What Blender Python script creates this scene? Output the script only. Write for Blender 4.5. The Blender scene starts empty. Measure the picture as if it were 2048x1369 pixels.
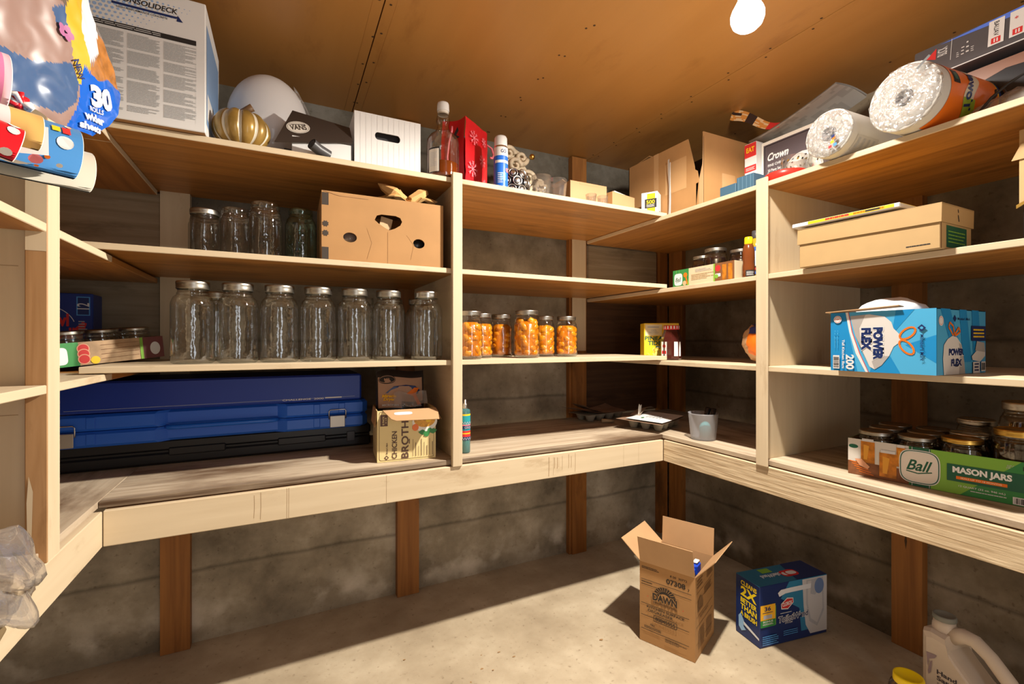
import bpy, math, random
from mathutils import Vector, Matrix, noise

SC = bpy.context.scene
COL = SC.collection
R = math.radians
H = 1.14            # eye height of the viewpoint above the floor

# ------------------------------------------------------------------ materials
_M = {}


def _new(name):
    m = bpy.data.materials.new(name)
    m.use_nodes = True
    nt = m.node_tree
    return m, nt, nt.nodes, nt.links, nt.nodes['Principled BSDF']


def P(name, col, rough=0.6, metal=0.0, var=0.0, scale=20.0, bump=0.0, spec=0.4, coat=0.0, emit=0.0):
    """plain material, optional noise variation of its colour"""
    if name in _M:
        return _M[name]
    m, nt, N, L, b = _new(name)
    b.inputs['Base Color'].default_value = (*col, 1)
    b.inputs['Roughness'].default_value = rough
    b.inputs['Metallic'].default_value = metal
    b.inputs['Specular IOR Level'].default_value = spec
    b.inputs['Coat Weight'].default_value = coat
    if emit:
        b.inputs['Emission Color'].default_value = (*col, 1)
        b.inputs['Emission Strength'].default_value = emit
    if var or bump:
        tc = N.new('ShaderNodeTexCoord')
        nz = N.new('ShaderNodeTexNoise')
        nz.inputs['Scale'].default_value = scale
        nz.inputs['Detail'].default_value = 4
        L.new(tc.outputs['Object'], nz.inputs['Vector'])
        if var:
            cr = N.new('ShaderNodeValToRGB')
            cr.color_ramp.elements[0].position = 0.3
            cr.color_ramp.elements[1].position = 0.7
            cr.color_ramp.elements[0].color = (*[c * (1 - var) for c in col], 1)
            cr.color_ramp.elements[1].color = (*[min(1, c * (1 + var)) for c in col], 1)
            L.new(nz.outputs['Fac'], cr.inputs['Fac'])
            L.new(cr.outputs['Color'], b.inputs['Base Color'])
        if bump:
            bp = N.new('ShaderNodeBump')
            bp.inputs['Strength'].default_value = bump
            bp.inputs['Distance'].default_value = 0.004
            L.new(nz.outputs['Fac'], bp.inputs['Height'])
            L.new(bp.outputs['Normal'], b.inputs['Normal'])
    _M[name] = m
    return m


def wood(name, c0, c1, stain=None, axis='X', rough=0.6, grain=0.35, stain_lo=0.56, stain_hi=0.72, fine=1.0, bump=0.15, coat=0.0, edge=None):
    """board: long grain along one axis plus blotchy stains"""
    if name in _M:
        return _M[name]
    m, nt, N, L, b = _new(name)
    b.inputs['Roughness'].default_value = rough
    b.inputs['Specular IOR Level'].default_value = 0.35
    b.inputs['Coat Weight'].default_value = coat
    b.inputs['Coat Roughness'].default_value = 0.35
    tc = N.new('ShaderNodeTexCoord')
    mp = N.new('ShaderNodeMapping')
    s = {'X': (1.3, 26, 26), 'Y': (26, 1.3, 26), 'Z': (26, 26, 1.3)}[axis]
    mp.inputs['Scale'].default_value = tuple(v * fine for v in s)
    L.new(tc.outputs['Object'], mp.inputs['Vector'])
    n1 = N.new('ShaderNodeTexNoise')
    n1.inputs['Scale'].default_value = 1.6
    n1.inputs['Detail'].default_value = 6
    n1.inputs['Distortion'].default_value = 0.6
    L.new(mp.outputs['Vector'], n1.inputs['Vector'])
    cr = N.new('ShaderNodeValToRGB')
    cr.color_ramp.elements[0].position = 0.5 - grain / 2
    cr.color_ramp.elements[1].position = 0.5 + grain / 2
    cr.color_ramp.elements[0].color = (*c0, 1)
    cr.color_ramp.elements[1].color = (*c1, 1)
    L.new(n1.outputs['Fac'], cr.inputs['Fac'])
    out = cr.outputs['Color']
    if stain:
        mp2 = N.new('ShaderNodeMapping')
        s2 = {'X': (2.2, 7, 7), 'Y': (7, 2.2, 7), 'Z': (7, 7, 2.2)}[axis]
        mp2.inputs['Scale'].default_value = s2
        L.new(tc.outputs['Object'], mp2.inputs['Vector'])
        n2 = N.new('ShaderNodeTexNoise')
        n2.inputs['Scale'].default_value = 1.1
        n2.inputs['Detail'].default_value = 8
        n2.inputs['Roughness'].default_value = 0.65
        L.new(mp2.outputs['Vector'], n2.inputs['Vector'])
        c2 = N.new('ShaderNodeValToRGB')
        c2.color_ramp.elements[0].position = stain_lo
        c2.color_ramp.elements[1].position = stain_hi
        c2.color_ramp.elements[0].color = (0, 0, 0, 1)
        c2.color_ramp.elements[1].color = (1, 1, 1, 1)
        L.new(n2.outputs['Fac'], c2.inputs['Fac'])
        mx = N.new('ShaderNodeMixRGB')
        mx.inputs['Color2'].default_value = (*stain, 1)
        L.new(c2.outputs['Color'], mx.inputs['Fac'])
        L.new(out, mx.inputs['Color1'])
        out = mx.outputs['Color']
    if edge:
        sp = N.new('ShaderNodeSeparateXYZ')
        L.new(tc.outputs['Object'], sp.inputs['Vector'])
        mr = N.new('ShaderNodeMapRange')
        mr.inputs['From Min'].default_value = edge[1]
        mr.inputs['From Max'].default_value = edge[2]
        L.new(sp.outputs[edge[0]], mr.inputs['Value'])
        n5 = N.new('ShaderNodeTexNoise')
        n5.inputs['Scale'].default_value = 5
        n5.inputs['Detail'].default_value = 7
        L.new(mp.outputs['Vector'], n5.inputs['Vector'])
        n6 = N.new('ShaderNodeTexNoise')
        n6.inputs['Scale'].default_value = 2.3
        L.new(tc.outputs['Object'], n6.inputs['Vector'])
        m6 = N.new('ShaderNodeMath')
        m6.operation = 'MULTIPLY_ADD'
        m6.inputs[1].default_value = 1.5
        L.new(mr.outputs[0], m6.inputs[0])
        m7 = N.new('ShaderNodeMath')
        m7.operation = 'ADD'
        L.new(n5.outputs['Fac'], m7.inputs[0])
        L.new(n6.outputs['Fac'], m7.inputs[1])
        L.new(m7.outputs[0], m6.inputs[2])
        m8 = N.new('ShaderNodeMapRange')
        m8.inputs['From Min'].default_value = 1.98
        m8.inputs['From Max'].default_value = 2.75
        L.new(m6.outputs[0], m8.inputs['Value'])
        mx7 = N.new('ShaderNodeMixRGB')
        mx7.inputs['Color2'].default_value = (0.075, 0.040, 0.02, 1)
        L.new(m8.outputs[0], mx7.inputs['Fac'])
        L.new(out, mx7.inputs['Color1'])
        out = mx7.outputs['Color']
    L.new(out, b.inputs['Base Color'])
    bp = N.new('ShaderNodeBump')
    bp.inputs['Strength'].default_value = bump
    bp.inputs['Distance'].default_value = 0.003
    L.new(n1.outputs['Fac'], bp.inputs['Height'])
    L.new(bp.outputs['Normal'], b.inputs['Normal'])
    _M[name] = m
    return m


def concrete(name, c0, c1, c2, boards=0.0, rough=0.85, dim_top=False):
    if name in _M:
        return _M[name]
    m, nt, N, L, b = _new(name)
    b.inputs['Roughness'].default_value = rough
    b.inputs['Specular IOR Level'].default_value = 0.25
    tc = N.new('ShaderNodeTexCoord')
    n1 = N.new('ShaderNodeTexNoise')
    n1.inputs['Scale'].default_value = 3.4
    n1.inputs['Detail'].default_value = 9
    n1.inputs['Roughness'].default_value = 0.62
    L.new(tc.outputs['Object'], n1.inputs['Vector'])
    cr = N.new('ShaderNodeValToRGB')
    e = cr.color_ramp.elements
    e[0].position = 0.33
    e[0].color = (*c0, 1)
    e[1].position = 0.68
    e[1].color = (*c2, 1)
    x = e.new(0.52)
    x.color = (*c1, 1)
    L.new(n1.outputs['Fac'], cr.inputs['Fac'])
    n2 = N.new('ShaderNodeTexNoise')
    n2.inputs['Scale'].default_value = 55
    n2.inputs['Detail'].default_value = 5
    L.new(tc.outputs['Object'], n2.inputs['Vector'])
    c2r = N.new('ShaderNodeValToRGB')
    c2r.color_ramp.elements[0].position = 0.62
    c2r.color_ramp.elements[1].position = 0.72
    c2r.color_ramp.elements[0].color = (1, 1, 1, 1)
    c2r.color_ramp.elements[1].color = (0.62, 0.58, 0.54, 1)
    L.new(n2.outputs['Fac'], c2r.inputs['Fac'])
    mx = N.new('ShaderNodeMixRGB')
    mx.blend_type = 'MULTIPLY'
    mx.inputs['Fac'].default_value = 0.8
    L.new(cr.outputs['Color'], mx.inputs['Color1'])
    L.new(c2r.outputs['Color'], mx.inputs['Color2'])
    out = mx.outputs['Color']
    ht = n1.outputs['Fac']
    if boards:
        # horizontal board-form marks, slightly wavy
        sp = N.new('ShaderNodeSeparateXYZ')
        L.new(tc.outputs['Object'], sp.inputs['Vector'])
        ma = N.new('ShaderNodeMath')
        ma.operation = 'MULTIPLY_ADD'
        ma.inputs[1].default_value = 0.035
        L.new(n1.outputs['Fac'], ma.inputs[0])
        L.new(sp.outputs['Z'], ma.inputs[2])
        md = N.new('ShaderNodeMath')
        md.operation = 'PINGPONG'
        md.inputs[1].default_value = boards
        L.new(ma.outputs[0], md.inputs[0])
        c3 = N.new('ShaderNodeValToRGB')
        c3.color_ramp.elements[0].position = 0.0
        c3.color_ramp.elements[0].color = (0.45, 0.45, 0.45, 1)
        c3.color_ramp.elements[1].position = 0.012
        c3.color_ramp.elements[1].color = (1, 1, 1, 1)
        L.new(md.outputs[0], c3.inputs['Fac'])
        m2 = N.new('ShaderNodeMixRGB')
        m2.blend_type = 'MULTIPLY'
        m2.inputs['Fac'].default_value = 0.8
        L.new(out, m2.inputs['Color1'])
        L.new(c3.outputs['Color'], m2.inputs['Color2'])
        out = m2.outputs['Color']
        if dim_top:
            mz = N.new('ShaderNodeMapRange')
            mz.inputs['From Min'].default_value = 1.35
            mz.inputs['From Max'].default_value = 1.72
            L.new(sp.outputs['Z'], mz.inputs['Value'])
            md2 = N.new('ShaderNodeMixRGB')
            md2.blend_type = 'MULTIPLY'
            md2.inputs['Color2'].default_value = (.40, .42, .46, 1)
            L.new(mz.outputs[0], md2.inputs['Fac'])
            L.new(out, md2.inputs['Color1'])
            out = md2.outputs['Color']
        # pale salts blooming just above the floor
        c4 = N.new('ShaderNodeValToRGB')
        e4 = c4.color_ramp.elements
        e4[0].position = 0.02
        e4[0].color = (0, 0, 0, 1)
        e4[1].position = 0.20
        e4[1].color = (0, 0, 0, 1)
        e5 = e4.new(0.09)
        e5.color = (1, 1, 1, 1)
        L.new(ma.outputs[0], c4.inputs['Fac'])
        n4 = N.new('ShaderNodeTexNoise')
        n4.inputs['Scale'].default_value = 7
        n4.inputs['Detail'].default_value = 8
        L.new(tc.outputs['Object'], n4.inputs['Vector'])
        c5 = N.new('ShaderNodeValToRGB')
        c5.color_ramp.elements[0].position = 0.48
        c5.color_ramp.elements[1].position = 0.68
        L.new(n4.outputs['Fac'], c5.inputs['Fac'])
        mm = N.new('ShaderNodeMixRGB')
        mm.blend_type = 'MULTIPLY'
        mm.inputs['Fac'].default_value = 1
        L.new(c4.outputs['Color'], mm.inputs['Color1'])
        L.new(c5.outputs['Color'], mm.inputs['Color2'])
        m5 = N.new('ShaderNodeMixRGB')
        m5.inputs['Color2'].default_value = (c2[0] * 1.35, c2[1] * 1.4, c2[2] * 1.5, 1)
        L.new(mm.outputs['Color'], m5.inputs['Fac'])
        L.new(out, m5.inputs['Color1'])
        out = m5.outputs['Color']
    L.new(out, b.inputs['Base Color'])
    bp = N.new('ShaderNodeBump')
    bp.inputs['Strength'].default_value = 0.35
    bp.inputs['Distance'].default_value = 0.01
    L.new(ht, bp.inputs['Height'])
    L.new(bp.outputs['Normal'], b.inputs['Normal'])
    _M[name] = m
    return m


def glass(name, tint=(0.985, 0.992, 0.985), edge=(0.80, 0.83, 0.81), refl=1.3, rough=0.03, base=0.08, ripple=0.0, rscale=30, opac=None, cap=0.30):
    """thin-walled glass or film: see-through in the middle, darker and mirrored towards the edge"""
    if name in _M:
        return _M[name]
    m, nt, N, L, b = _new(name)
    N.remove(b)
    o = N['Material Output']
    lw = N.new('ShaderNodeLayerWeight')
    lw.inputs['Blend'].default_value = 0.35
    cr = N.new('ShaderNodeValToRGB')
    cr.color_ramp.elements[0].position = 0.35
    cr.color_ramp.elements[0].color = (*tint, 1)
    cr.color_ramp.elements[1].position = 0.95
    cr.color_ramp.elements[1].color = (*edge, 1)
    L.new(lw.outputs['Facing'], cr.inputs['Fac'])
    tr = N.new('ShaderNodeBsdfTransparent')
    L.new(cr.outputs['Color'], tr.inputs['Color'])
    gl = N.new('ShaderNodeBsdfGlossy')
    gl.inputs['Roughness'].default_value = rough
    fr = N.new('ShaderNodeFresnel')
    fr.inputs['IOR'].default_value = 1.5
    ma = N.new('ShaderNodeMath')
    ma.operation = 'MULTIPLY_ADD'
    ma.inputs[1].default_value = refl
    ma.inputs[2].default_value = base
    ma.use_clamp = True
    L.new(fr.outputs['Fac'], ma.inputs[0])
    mn = N.new('ShaderNodeMath')
    mn.operation = 'MINIMUM'
    mn.inputs[1].default_value = cap
    L.new(ma.outputs[0], mn.inputs[0])
    mx = N.new('ShaderNodeMixShader')
    L.new(mn.outputs[0], mx.inputs['Fac'])
    L.new(tr.outputs[0], mx.inputs[1])
    L.new(gl.outputs[0], mx.inputs[2])
    last = mx
    if ripple:
        tc = N.new('ShaderNodeTexCoord')
        nz = N.new('ShaderNodeTexNoise')
        nz.inputs['Scale'].default_value = rscale
        nz.inputs['Detail'].default_value = 3
        L.new(tc.outputs['Object'], nz.inputs['Vector'])
        bp = N.new('ShaderNodeBump')
        bp.inputs['Strength'].default_value = ripple
        bp.inputs['Distance'].default_value = 0.01
        L.new(nz.outputs['Fac'], bp.inputs['Height'])
        for t in (gl, fr):
            L.new(bp.outputs['Normal'], t.inputs['Normal'])
    if opac:
        df = N.new('ShaderNodeBsdfDiffuse')
        df.inputs['Color'].default_value = (*opac[0], 1)
        m3 = N.new('ShaderNodeMixShader')
        m3.inputs['Fac'].default_value = opac[1]
        L.new(mx.outputs[0], m3.inputs[1])
        L.new(df.outputs[0], m3.inputs[2])
        last = m3
    L.new(last.outputs[0], o.inputs['Surface'])
    _M[name] = m
    return m


CREAM = dict(c0=(0.55, 0.435, 0.285), c1=(0.64, 0.525, 0.36), grain=0.7)
creamX = wood('cream_paint_x', stain=(0.33, 0.215, 0.11), axis='X', stain_lo=0.56, stain_hi=0.74, bump=0.08, **CREAM)
creamY = wood('cream_paint_y', stain=(0.33, 0.215, 0.11), axis='Y', stain_lo=0.56, stain_hi=0.74, bump=0.08, **CREAM)
creamZ = wood('cream_paint_z', stain=(0.32, 0.21, 0.11), axis='Z', stain_lo=0.60, stain_hi=0.82, bump=0.08, **CREAM)
creamDirtX = wood('cream_worn_x', (0.39, 0.30, 0.205), (0.55, 0.45, 0.33), (0.15, 0.09, 0.05), 'X', stain_lo=0.48, stain_hi=0.72, edge=('Y', 1.58, 1.50))
creamDirtY = wood('cream_worn_y', (0.39, 0.30, 0.205), (0.55, 0.45, 0.33), (0.15, 0.09, 0.05), 'Y', stain_lo=0.50, stain_hi=0.74)
roughY = wood('rough_sawn_y', (0.44, 0.32, 0.19), (0.66, 0.53, 0.35), (0.26, 0.16, 0.08), 'Y', fine=2.4, grain=0.25, bump=0.9, stain_lo=0.6, stain_hi=0.8)
bareX = wood('bare_underside_x', (0.30, 0.125, 0.026), (0.46, 0.20, 0.045), (0.20, 0.085, 0.02), 'X', rough=0.42, coat=0.15)
bareY = wood('bare_underside_y', (0.28, 0.11, 0.022), (0.46, 0.20, 0.045), (0.17, 0.065, 0.014), 'Y', rough=0.42, coat=0.15)
studZ = wood('stud_wood', (0.20, 0.075, 0.018), (0.31, 0.125, 0.03), (0.10, 0.038, 0.01), 'Z', rough=0.55)
postZ = wood('bare_post', (0.30, 0.15, 0.055), (0.45, 0.26, 0.12), (0.20, 0.09, 0.03), 'Z', rough=0.6)
panelX = wood('greyed_panel', (0.22, 0.165, 0.10), (0.31, 0.245, 0.165), (0.14, 0.10, 0.06), 'X', rough=0.8)
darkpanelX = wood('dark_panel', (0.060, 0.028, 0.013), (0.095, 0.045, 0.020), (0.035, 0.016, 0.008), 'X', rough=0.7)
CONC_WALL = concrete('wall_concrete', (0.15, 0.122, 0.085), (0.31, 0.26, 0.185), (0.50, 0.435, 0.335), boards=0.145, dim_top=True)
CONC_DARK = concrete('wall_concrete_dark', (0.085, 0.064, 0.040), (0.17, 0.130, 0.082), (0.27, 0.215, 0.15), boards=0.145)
CONC_FLOOR = concrete('floor_concrete', (0.30, 0.235, 0.155), (0.39, 0.315, 0.215), (0.48, 0.40, 0.285), rough=0.7)
CEIL = wood('ceiling_board', (0.37, 0.165, 0.038), (0.44, 0.205, 0.052), (0.30, 0.125, 0.028), 'Y', rough=0.42, grain=0.9, bump=0.02, coat=0.25, fine=.28)
NAIL = P('nail_hole', (0.06, 0.03, 0.012), 0.8)
GAP = P('joint_dark', (0.16, 0.07, 0.018), 0.9)

kraft = P('kraft_board', (0.385, 0.205, 0.078), 0.75, var=0.07, scale=9)
kraftL = P('kraft_light', (0.48, 0.29, 0.145), 0.75, var=0.06, scale=9)
kraftD = P('kraft_inside', (0.34, 0.185, 0.08), 0.8, var=0.08, scale=9)
boxtan = P('shoebox_tan', (0.46, 0.305, 0.14), 0.7, var=0.03)
paperW = P('paper_white', (0.70, 0.69, 0.67), 0.6)
white = P('white_matte', (0.71, 0.70, 0.69), 0.55)
offwhite = P('off_white', (0.74, 0.70, 0.62), 0.6)
grey = P('print_grey', (0.42, 0.42, 0.42), 0.7)
lgrey = P('print_light_grey', (0.60, 0.60, 0.60), 0.7)
black = P('print_black', (0.022, 0.02, 0.02), 0.5)
blackgl = P('black_gloss', (0.012, 0.012, 0.015), 0.22)
darkgrey = P('dark_grey', (0.055, 0.052, 0.055), 0.4)
brownblk = P('brown_black', (0.05, 0.038, 0.030), 0.5)
red = P('red_paper', (0.62, 0.012, 0.02), 0.35)
redprint = P('print_red', (0.60, 0.03, 0.03), 0.5)
pink = P('pink_paper', (0.72, 0.22, 0.42), 0.4)
pinkL = P('pink_print', (0.85, 0.22, 0.27), 0.45)
blue = P('blue_print', (0.02, 0.14, 0.60), 0.35)
skyblue = P('sky_blue_print', (0.075, 0.27, 0.60), 0.35)
cyan = P('box_cyan', (0.012, 0.24, 0.55), 0.35)
cyanL = P('box_cyan_light', (0.07, 0.38, 0.66), 0.35)
navy = P('navy_print', (0.012, 0.028, 0.12), 0.35)
orange = P('orange_print', (0.78, 0.17, 0.012), 0.35)
yellow = P('yellow_print', (0.86, 0.56, 0.02), 0.4)
yellowcap = P('yellow_cap', (0.90, 0.66, 0.01), 0.35)
green = P('green_print', (0.035, 0.22, 0.055), 0.4)
greenL = P('green_light_print', (0.20, 0.42, 0.05), 0.4)
greenD = P('green_dark_print', (0.012, 0.10, 0.055), 0.4)
amber = P('amber_print', (0.46, 0.16, 0.015), 0.4, var=0.5, scale=40)
silver = P('silver_metal', (0.66, 0.64, 0.60), 0.28, metal=1.0)
lidmetal = P('lid_metal', (0.44, 0.41, 0.36), 0.36, metal=1.0)
gold = P('gold_metal', (0.72, 0.46, 0.11), 0.3, metal=1.0)
chrome = P('chrome_metal', (0.62, 0.62, 0.62), 0.25, metal=1.0)

G_CLEAR = glass('clear_glass', ripple=0.25, rscale=26)
G_TEAL = glass('teal_glass', (0.66, 0.86, 0.81), (0.28, 0.52, 0.47), ripple=0.25)
G_TUMB = glass('tumbler_plastic', (0.97, 0.96, 0.95), (0.80, 0.78, 0.76), refl=1.2, base=.05, opac=((0.75, 0.72, 0.68), .035))
G_DARK = glass('dark_jar_glass', (0.88, 0.82, 0.72), (0.50, 0.42, 0.32))
G_FILM = glass('plastic_film', (0.93, 0.93, 0.92), (0.55, 0.52, 0.50), refl=1.0, rough=0.12, base=0.05, ripple=0.9, rscale=22, opac=((0.75, 0.70, 0.66), 0.22))
G_HAZE = glass('hazy_film', (0.95, 0.94, 0.92), (0.70, 0.66, 0.62), refl=1.6, rough=0.06, base=0.12, ripple=.35, rscale=12, opac=((0.74, 0.68, 0.64), 0.12), cap=.55)
G_CUP = glass('frosted_cup', (0.90, 0.91, 0.93), (0.75, 0.75, 0.77), refl=0.6, rough=0.35, base=0.02, opac=((0.62, 0.62, 0.66), 0.26))


# ------------------------------------------------------------------ mesh collector
class G:
    def __init__(s):
        s.v, s.f, s.mi, s.sm, s.mats = [], [], [], [], []
        s.T = Matrix.Identity(4)

    def m(s, mat):
        if mat not in s.mats:
            s.mats.append(mat)
        return s.mats.index(mat)

    def add(s, vs, fs, mat, smooth=False):
        b = len(s.v)
        T = s.T
        s.v += [tuple(T @ Vector(v)) for v in vs]
        for k, f in enumerate(fs):
            s.f.append(tuple(b + i for i in f))
            s.mi.append(s.m(mat[k] if isinstance(mat, (list, tuple)) else mat))
            s.sm.append(smooth)
        return s

    def box(s, x0, x1, y0, y1, z0, z1, mat, bottom=None, top=None, front=None, left=None, right=None, back=None, b=0.0):
        x0, x1 = min(x0, x1), max(x0, x1)
        y0, y1 = min(y0, y1), max(y0, y1)
        z0, z1 = min(z0, z1), max(z0, z1)
        ml = [bottom or mat, top or mat, front or mat, back or mat, left or mat, right or mat]
        if b <= 0:
            vs = [(x, y, z) for z in (z0, z1) for y in (y0, y1) for x in (x0, x1)]
            fs = [(0, 2, 3, 1), (4, 5, 7, 6), (0, 1, 5, 4), (2, 6, 7, 3), (0, 4, 6, 2), (1, 3, 7, 5)]
            return s.add(vs, fs, ml)
        b = min(b, (x1 - x0) / 2.2, (y1 - y0) / 2.2, (z1 - z0) / 2.2)
        vs, ix = [], {}
        X, Y, Z = (x0, x1), (y0, y1), (z0, z1)
        for i in (0, 1):
            for j in (0, 1):
                for k in (0, 1):
                    c = Vector((X[i], Y[j], Z[k]))
                    d = Vector((b if i == 0 else -b, b if j == 0 else -b, b if k == 0 else -b))
                    ix[i, j, k, 0] = len(vs); vs.append((c.x, c.y + d.y, c.z + d.z))
                    ix[i, j, k, 1] = len(vs); vs.append((c.x + d.x, c.y, c.z + d.z))
                    ix[i, j, k, 2] = len(vs); vs.append((c.x + d.x, c.y + d.y, c.z))
        fs, mm = [], []

        def face(ids, mt):
            fs.append(ids); mm.append(mt)
        q = [(0, 0), (1, 0), (1, 1), (0, 1)]
        face([ix[i, j, 0, 2] for i, j in q][::-1], ml[0]); face([ix[i, j, 1, 2] for i, j in q], ml[1])
        face([ix[i, 0, k, 1] for i, k in q], ml[2]); face([ix[i, 1, k, 1] for i, k in q][::-1], ml[3])
        face([ix[0, j, k, 0] for j, k in q][::-1], ml[4]); face([ix[1, j, k, 0] for j, k in q], ml[5])
        for i in (0, 1):
            for j in (0, 1):
                face([ix[i, j, 0, 0], ix[i, j, 0, 1], ix[i, j, 1, 1], ix[i, j, 1, 0]], ml[2 + j])
        for i in (0, 1):
            for k in (0, 1):
                face([ix[i, 0, k, 0], ix[i, 0, k, 2], ix[i, 1, k, 2], ix[i, 1, k, 0]], ml[4 + i] if k == 0 else ml[1])
        for j in (0, 1):
            for k in (0, 1):
                face([ix[0, j, k, 1], ix[0, j, k, 2], ix[1, j, k, 2], ix[1, j, k, 1]], ml[2 + j])
        for i in (0, 1):
            for j in (0, 1):
                for k in (0, 1):
                    face([ix[i, j, k, 0], ix[i, j, k, 1], ix[i, j, k, 2]], mat)
        # make every face point outwards
        c = Vector(((x0 + x1) / 2, (y0 + y1) / 2, (z0 + z1) / 2))
        fo = []
        for f in fs:
            p = [Vector(vs[i]) for i in f]
            n = (p[1] - p[0]).cross(p[2] - p[0])
            mid = sum(p, Vector()) / len(p)
            fo.append(tuple(f) if n.dot(mid - c) > 0 else tuple(reversed(f)))
        return s.add(vs, fo, mm)

    def lathe(s, prof, mat, n=32, smooth=True, c=(0, 0)):
        """prof: (r,z) or (r,z,mat); material of a ring runs up to that point"""
        vs, fs, mm, rings = [], [], [], []
        for p in prof:
            r, z = p[0], p[1]
            if r < 1e-6:
                rings.append([len(vs)]); vs.append((c[0], c[1], z))
            else:
                rings.append(list(range(len(vs), len(vs) + n)))
                vs += [(c[0] + r * math.cos(2 * math.pi * k / n), c[1] + r * math.sin(2 * math.pi * k / n), z) for k in range(n)]
        for a in range(len(rings) - 1):
            A, B = rings[a], rings[a + 1]
            mt = prof[a + 1][2] if len(prof[a + 1]) > 2 else mat
            for k in range(n):
                k2 = (k + 1) % n
                if len(A) == 1 and len(B) == 1:
                    continue
                if len(A) == 1:
                    fs.append((A[0], B[k2], B[k]))
                elif len(B) == 1:
                    fs.append((A[k], A[k2], B[0]))
                else:
                    fs.append((A[k], A[k2], B[k2], B[k]))
                mm.append(mt)
        return s.add(vs, fs, mm, smooth)

    def tube(s, pts, r, mat, n=8, caps=True, smooth=True):
        pts = [Vector(p) for p in pts]
        rr = r if isinstance(r, (list, tuple)) else [r] * len(pts)
        vs, fs = [], []
        up = None
        for i, p in enumerate(pts):
            t = (pts[min(i + 1, len(pts) - 1)] - pts[max(i - 1, 0)]).normalized()
            if up is None:
                up = t.orthogonal().normalized()
            up = (up - t * up.dot(t)).normalized()
            w = t.cross(up)
            for k in range(n):
                a = 2 * math.pi * k / n
                vs.append(tuple(p + (up * math.cos(a) + w * math.sin(a)) * rr[i]))
        for i in range(len(pts) - 1):
            for k in range(n):
                k2 = (k + 1) % n
                fs.append((i * n + k, i * n + k2, (i + 1) * n + k2, (i + 1) * n + k))
        if caps:
            fs.append(tuple(range(n))[::-1])
            fs.append(tuple(range((len(pts) - 1) * n, len(pts) * n)))
        return s.add(vs, fs, mat, smooth)

    def grid(s, fn, nu, nv, mat, smooth=True, wrap=False):
        vs = [tuple(fn(i / nu, j / nv)) for j in range(nv + 1) for i in range(nu + (0 if wrap else 1))]
        w = nu if wrap else nu + 1
        fs, mm = [], []
        for j in range(nv):
            for i in range(nu):
                i2 = (i + 1) % w
                fs.append((j * w + i, j * w + i2, (j + 1) * w + i2, (j + 1) * w + i))
                mm.append(mat((i + .5) / nu, (j + .5) / nv) if callable(mat) else mat)
        return s.add(vs, fs, mm, smooth)

    def ball(s, c, r, mat, nu=24, nv=14, fn=None, smooth=True):
        r = r if isinstance(r, (list, tuple)) else (r, r, r)

        def f(u, v):
            a, b = 2 * math.pi * u, math.pi * (v - .5)
            d = Vector((math.cos(a) * math.cos(b), math.sin(a) * math.cos(b), math.sin(b)))
            k = fn(d) if fn else 1.0
            return (c[0] + d.x * r[0] * k, c[1] + d.y * r[1] * k, c[2] + d.z * r[2] * k)
        return s.grid(f, nu, nv, mat, smooth, wrap=True)

    def prism(s, pts, n, mat, side=None):
        """pts: planar 3-D loop, extruded by vector n"""
        n = Vector(n)
        k = len(pts)
        vs = [tuple(p) for p in pts] + [tuple(Vector(p) + n) for p in pts]
        fs = [tuple(range(k))[::-1], tuple(range(k, 2 * k))] + [(i, (i + 1) % k, k + (i + 1) % k, k + i) for i in range(k)]
        return s.add(vs, fs, [mat, mat] + [side or mat] * k)

    def build(s, name, parent=None, label=None):
        me = bpy.data.meshes.new(name)
        me.from_pydata(s.v, [], s.f)
        for m in s.mats:
            me.materials.append(m)
        me.polygons.foreach_set('material_index', s.mi)
        me.polygons.foreach_set('use_smooth', s.sm)
        me.update()
        return link(name, me, parent, label)


def link(name, me, parent=None, label=None):
    o = bpy.data.objects.new(name, me)
    COL.objects.link(o)
    if parent is not None:
        o.parent = parent
    if label:
        o['label'] = label
    return o


def tag(o, label, cat, group=None):
    o['label'] = label
    o['category'] = cat
    if group:
        o['group'] = group
    return o


def thing(name, label, cat, loc=(0, 0, 0), rz=0.0, group=None, rot=None):
    o = bpy.data.objects.new(name, None)
    o.empty_display_size = 0.05
    COL.objects.link(o)
    o.location = (loc[0], loc[1], loc[2] + .0005)
    o.rotation_euler = rot if rot else (0, 0, R(rz))
    return tag(o, label, cat, group)


def solo(name, g, label, cat, loc=(0, 0, 0), rz=0.0, group=None, rot=None):
    o = g.build(name)
    o.location = (loc[0], loc[1], loc[2] + .0005)
    o.rotation_euler = rot if rot else (0, 0, R(rz))
    return tag(o, label, cat, group)


def struct(name, g):
    o = g.build(name)
    o['kind'] = 'structure'
    return o


# ------------------------------------------------------------------ lettering and printing on faces
_TX = {}


def glyphs(st, bold=0.0, shear=0.0):
    k = (st, bold, shear)
    if k not in _TX:
        cu = bpy.data.curves.new('letters', 'FONT')
        cu.body = st
        cu.size = 1.0
        cu.resolution_u = 3
        cu.offset = bold
        cu.shear = shear
        cu.space_line = 0.85
        cu.align_x = 'CENTER'
        ob = bpy.data.objects.new('letters', cu)
        COL.objects.link(ob)
        dg = bpy.context.evaluated_depsgraph_get()
        me = bpy.data.meshes.new_from_object(ob.evaluated_get(dg))
        vs = [(v.co.x, v.co.y) for v in me.vertices]
        fs = [tuple(p.vertices) for p in me.polygons]
        fl = [p.normal.z < 0 for p in me.polygons]
        fs = [tuple(reversed(f)) if q else f for f, q in zip(fs, fl)]
        bpy.data.objects.remove(ob)
        bpy.data.curves.remove(cu)
        bpy.data.meshes.remove(me)
        xs = [v[0] for v in vs]
        ys = [v[1] for v in vs]
        _TX[k] = ([(x - (min(xs) + max(xs)) / 2, y - (min(ys) + max(ys)) / 2) for x, y in vs], fs, max(xs) - min(xs), max(ys) - min(ys))
    return _TX[k]


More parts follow.
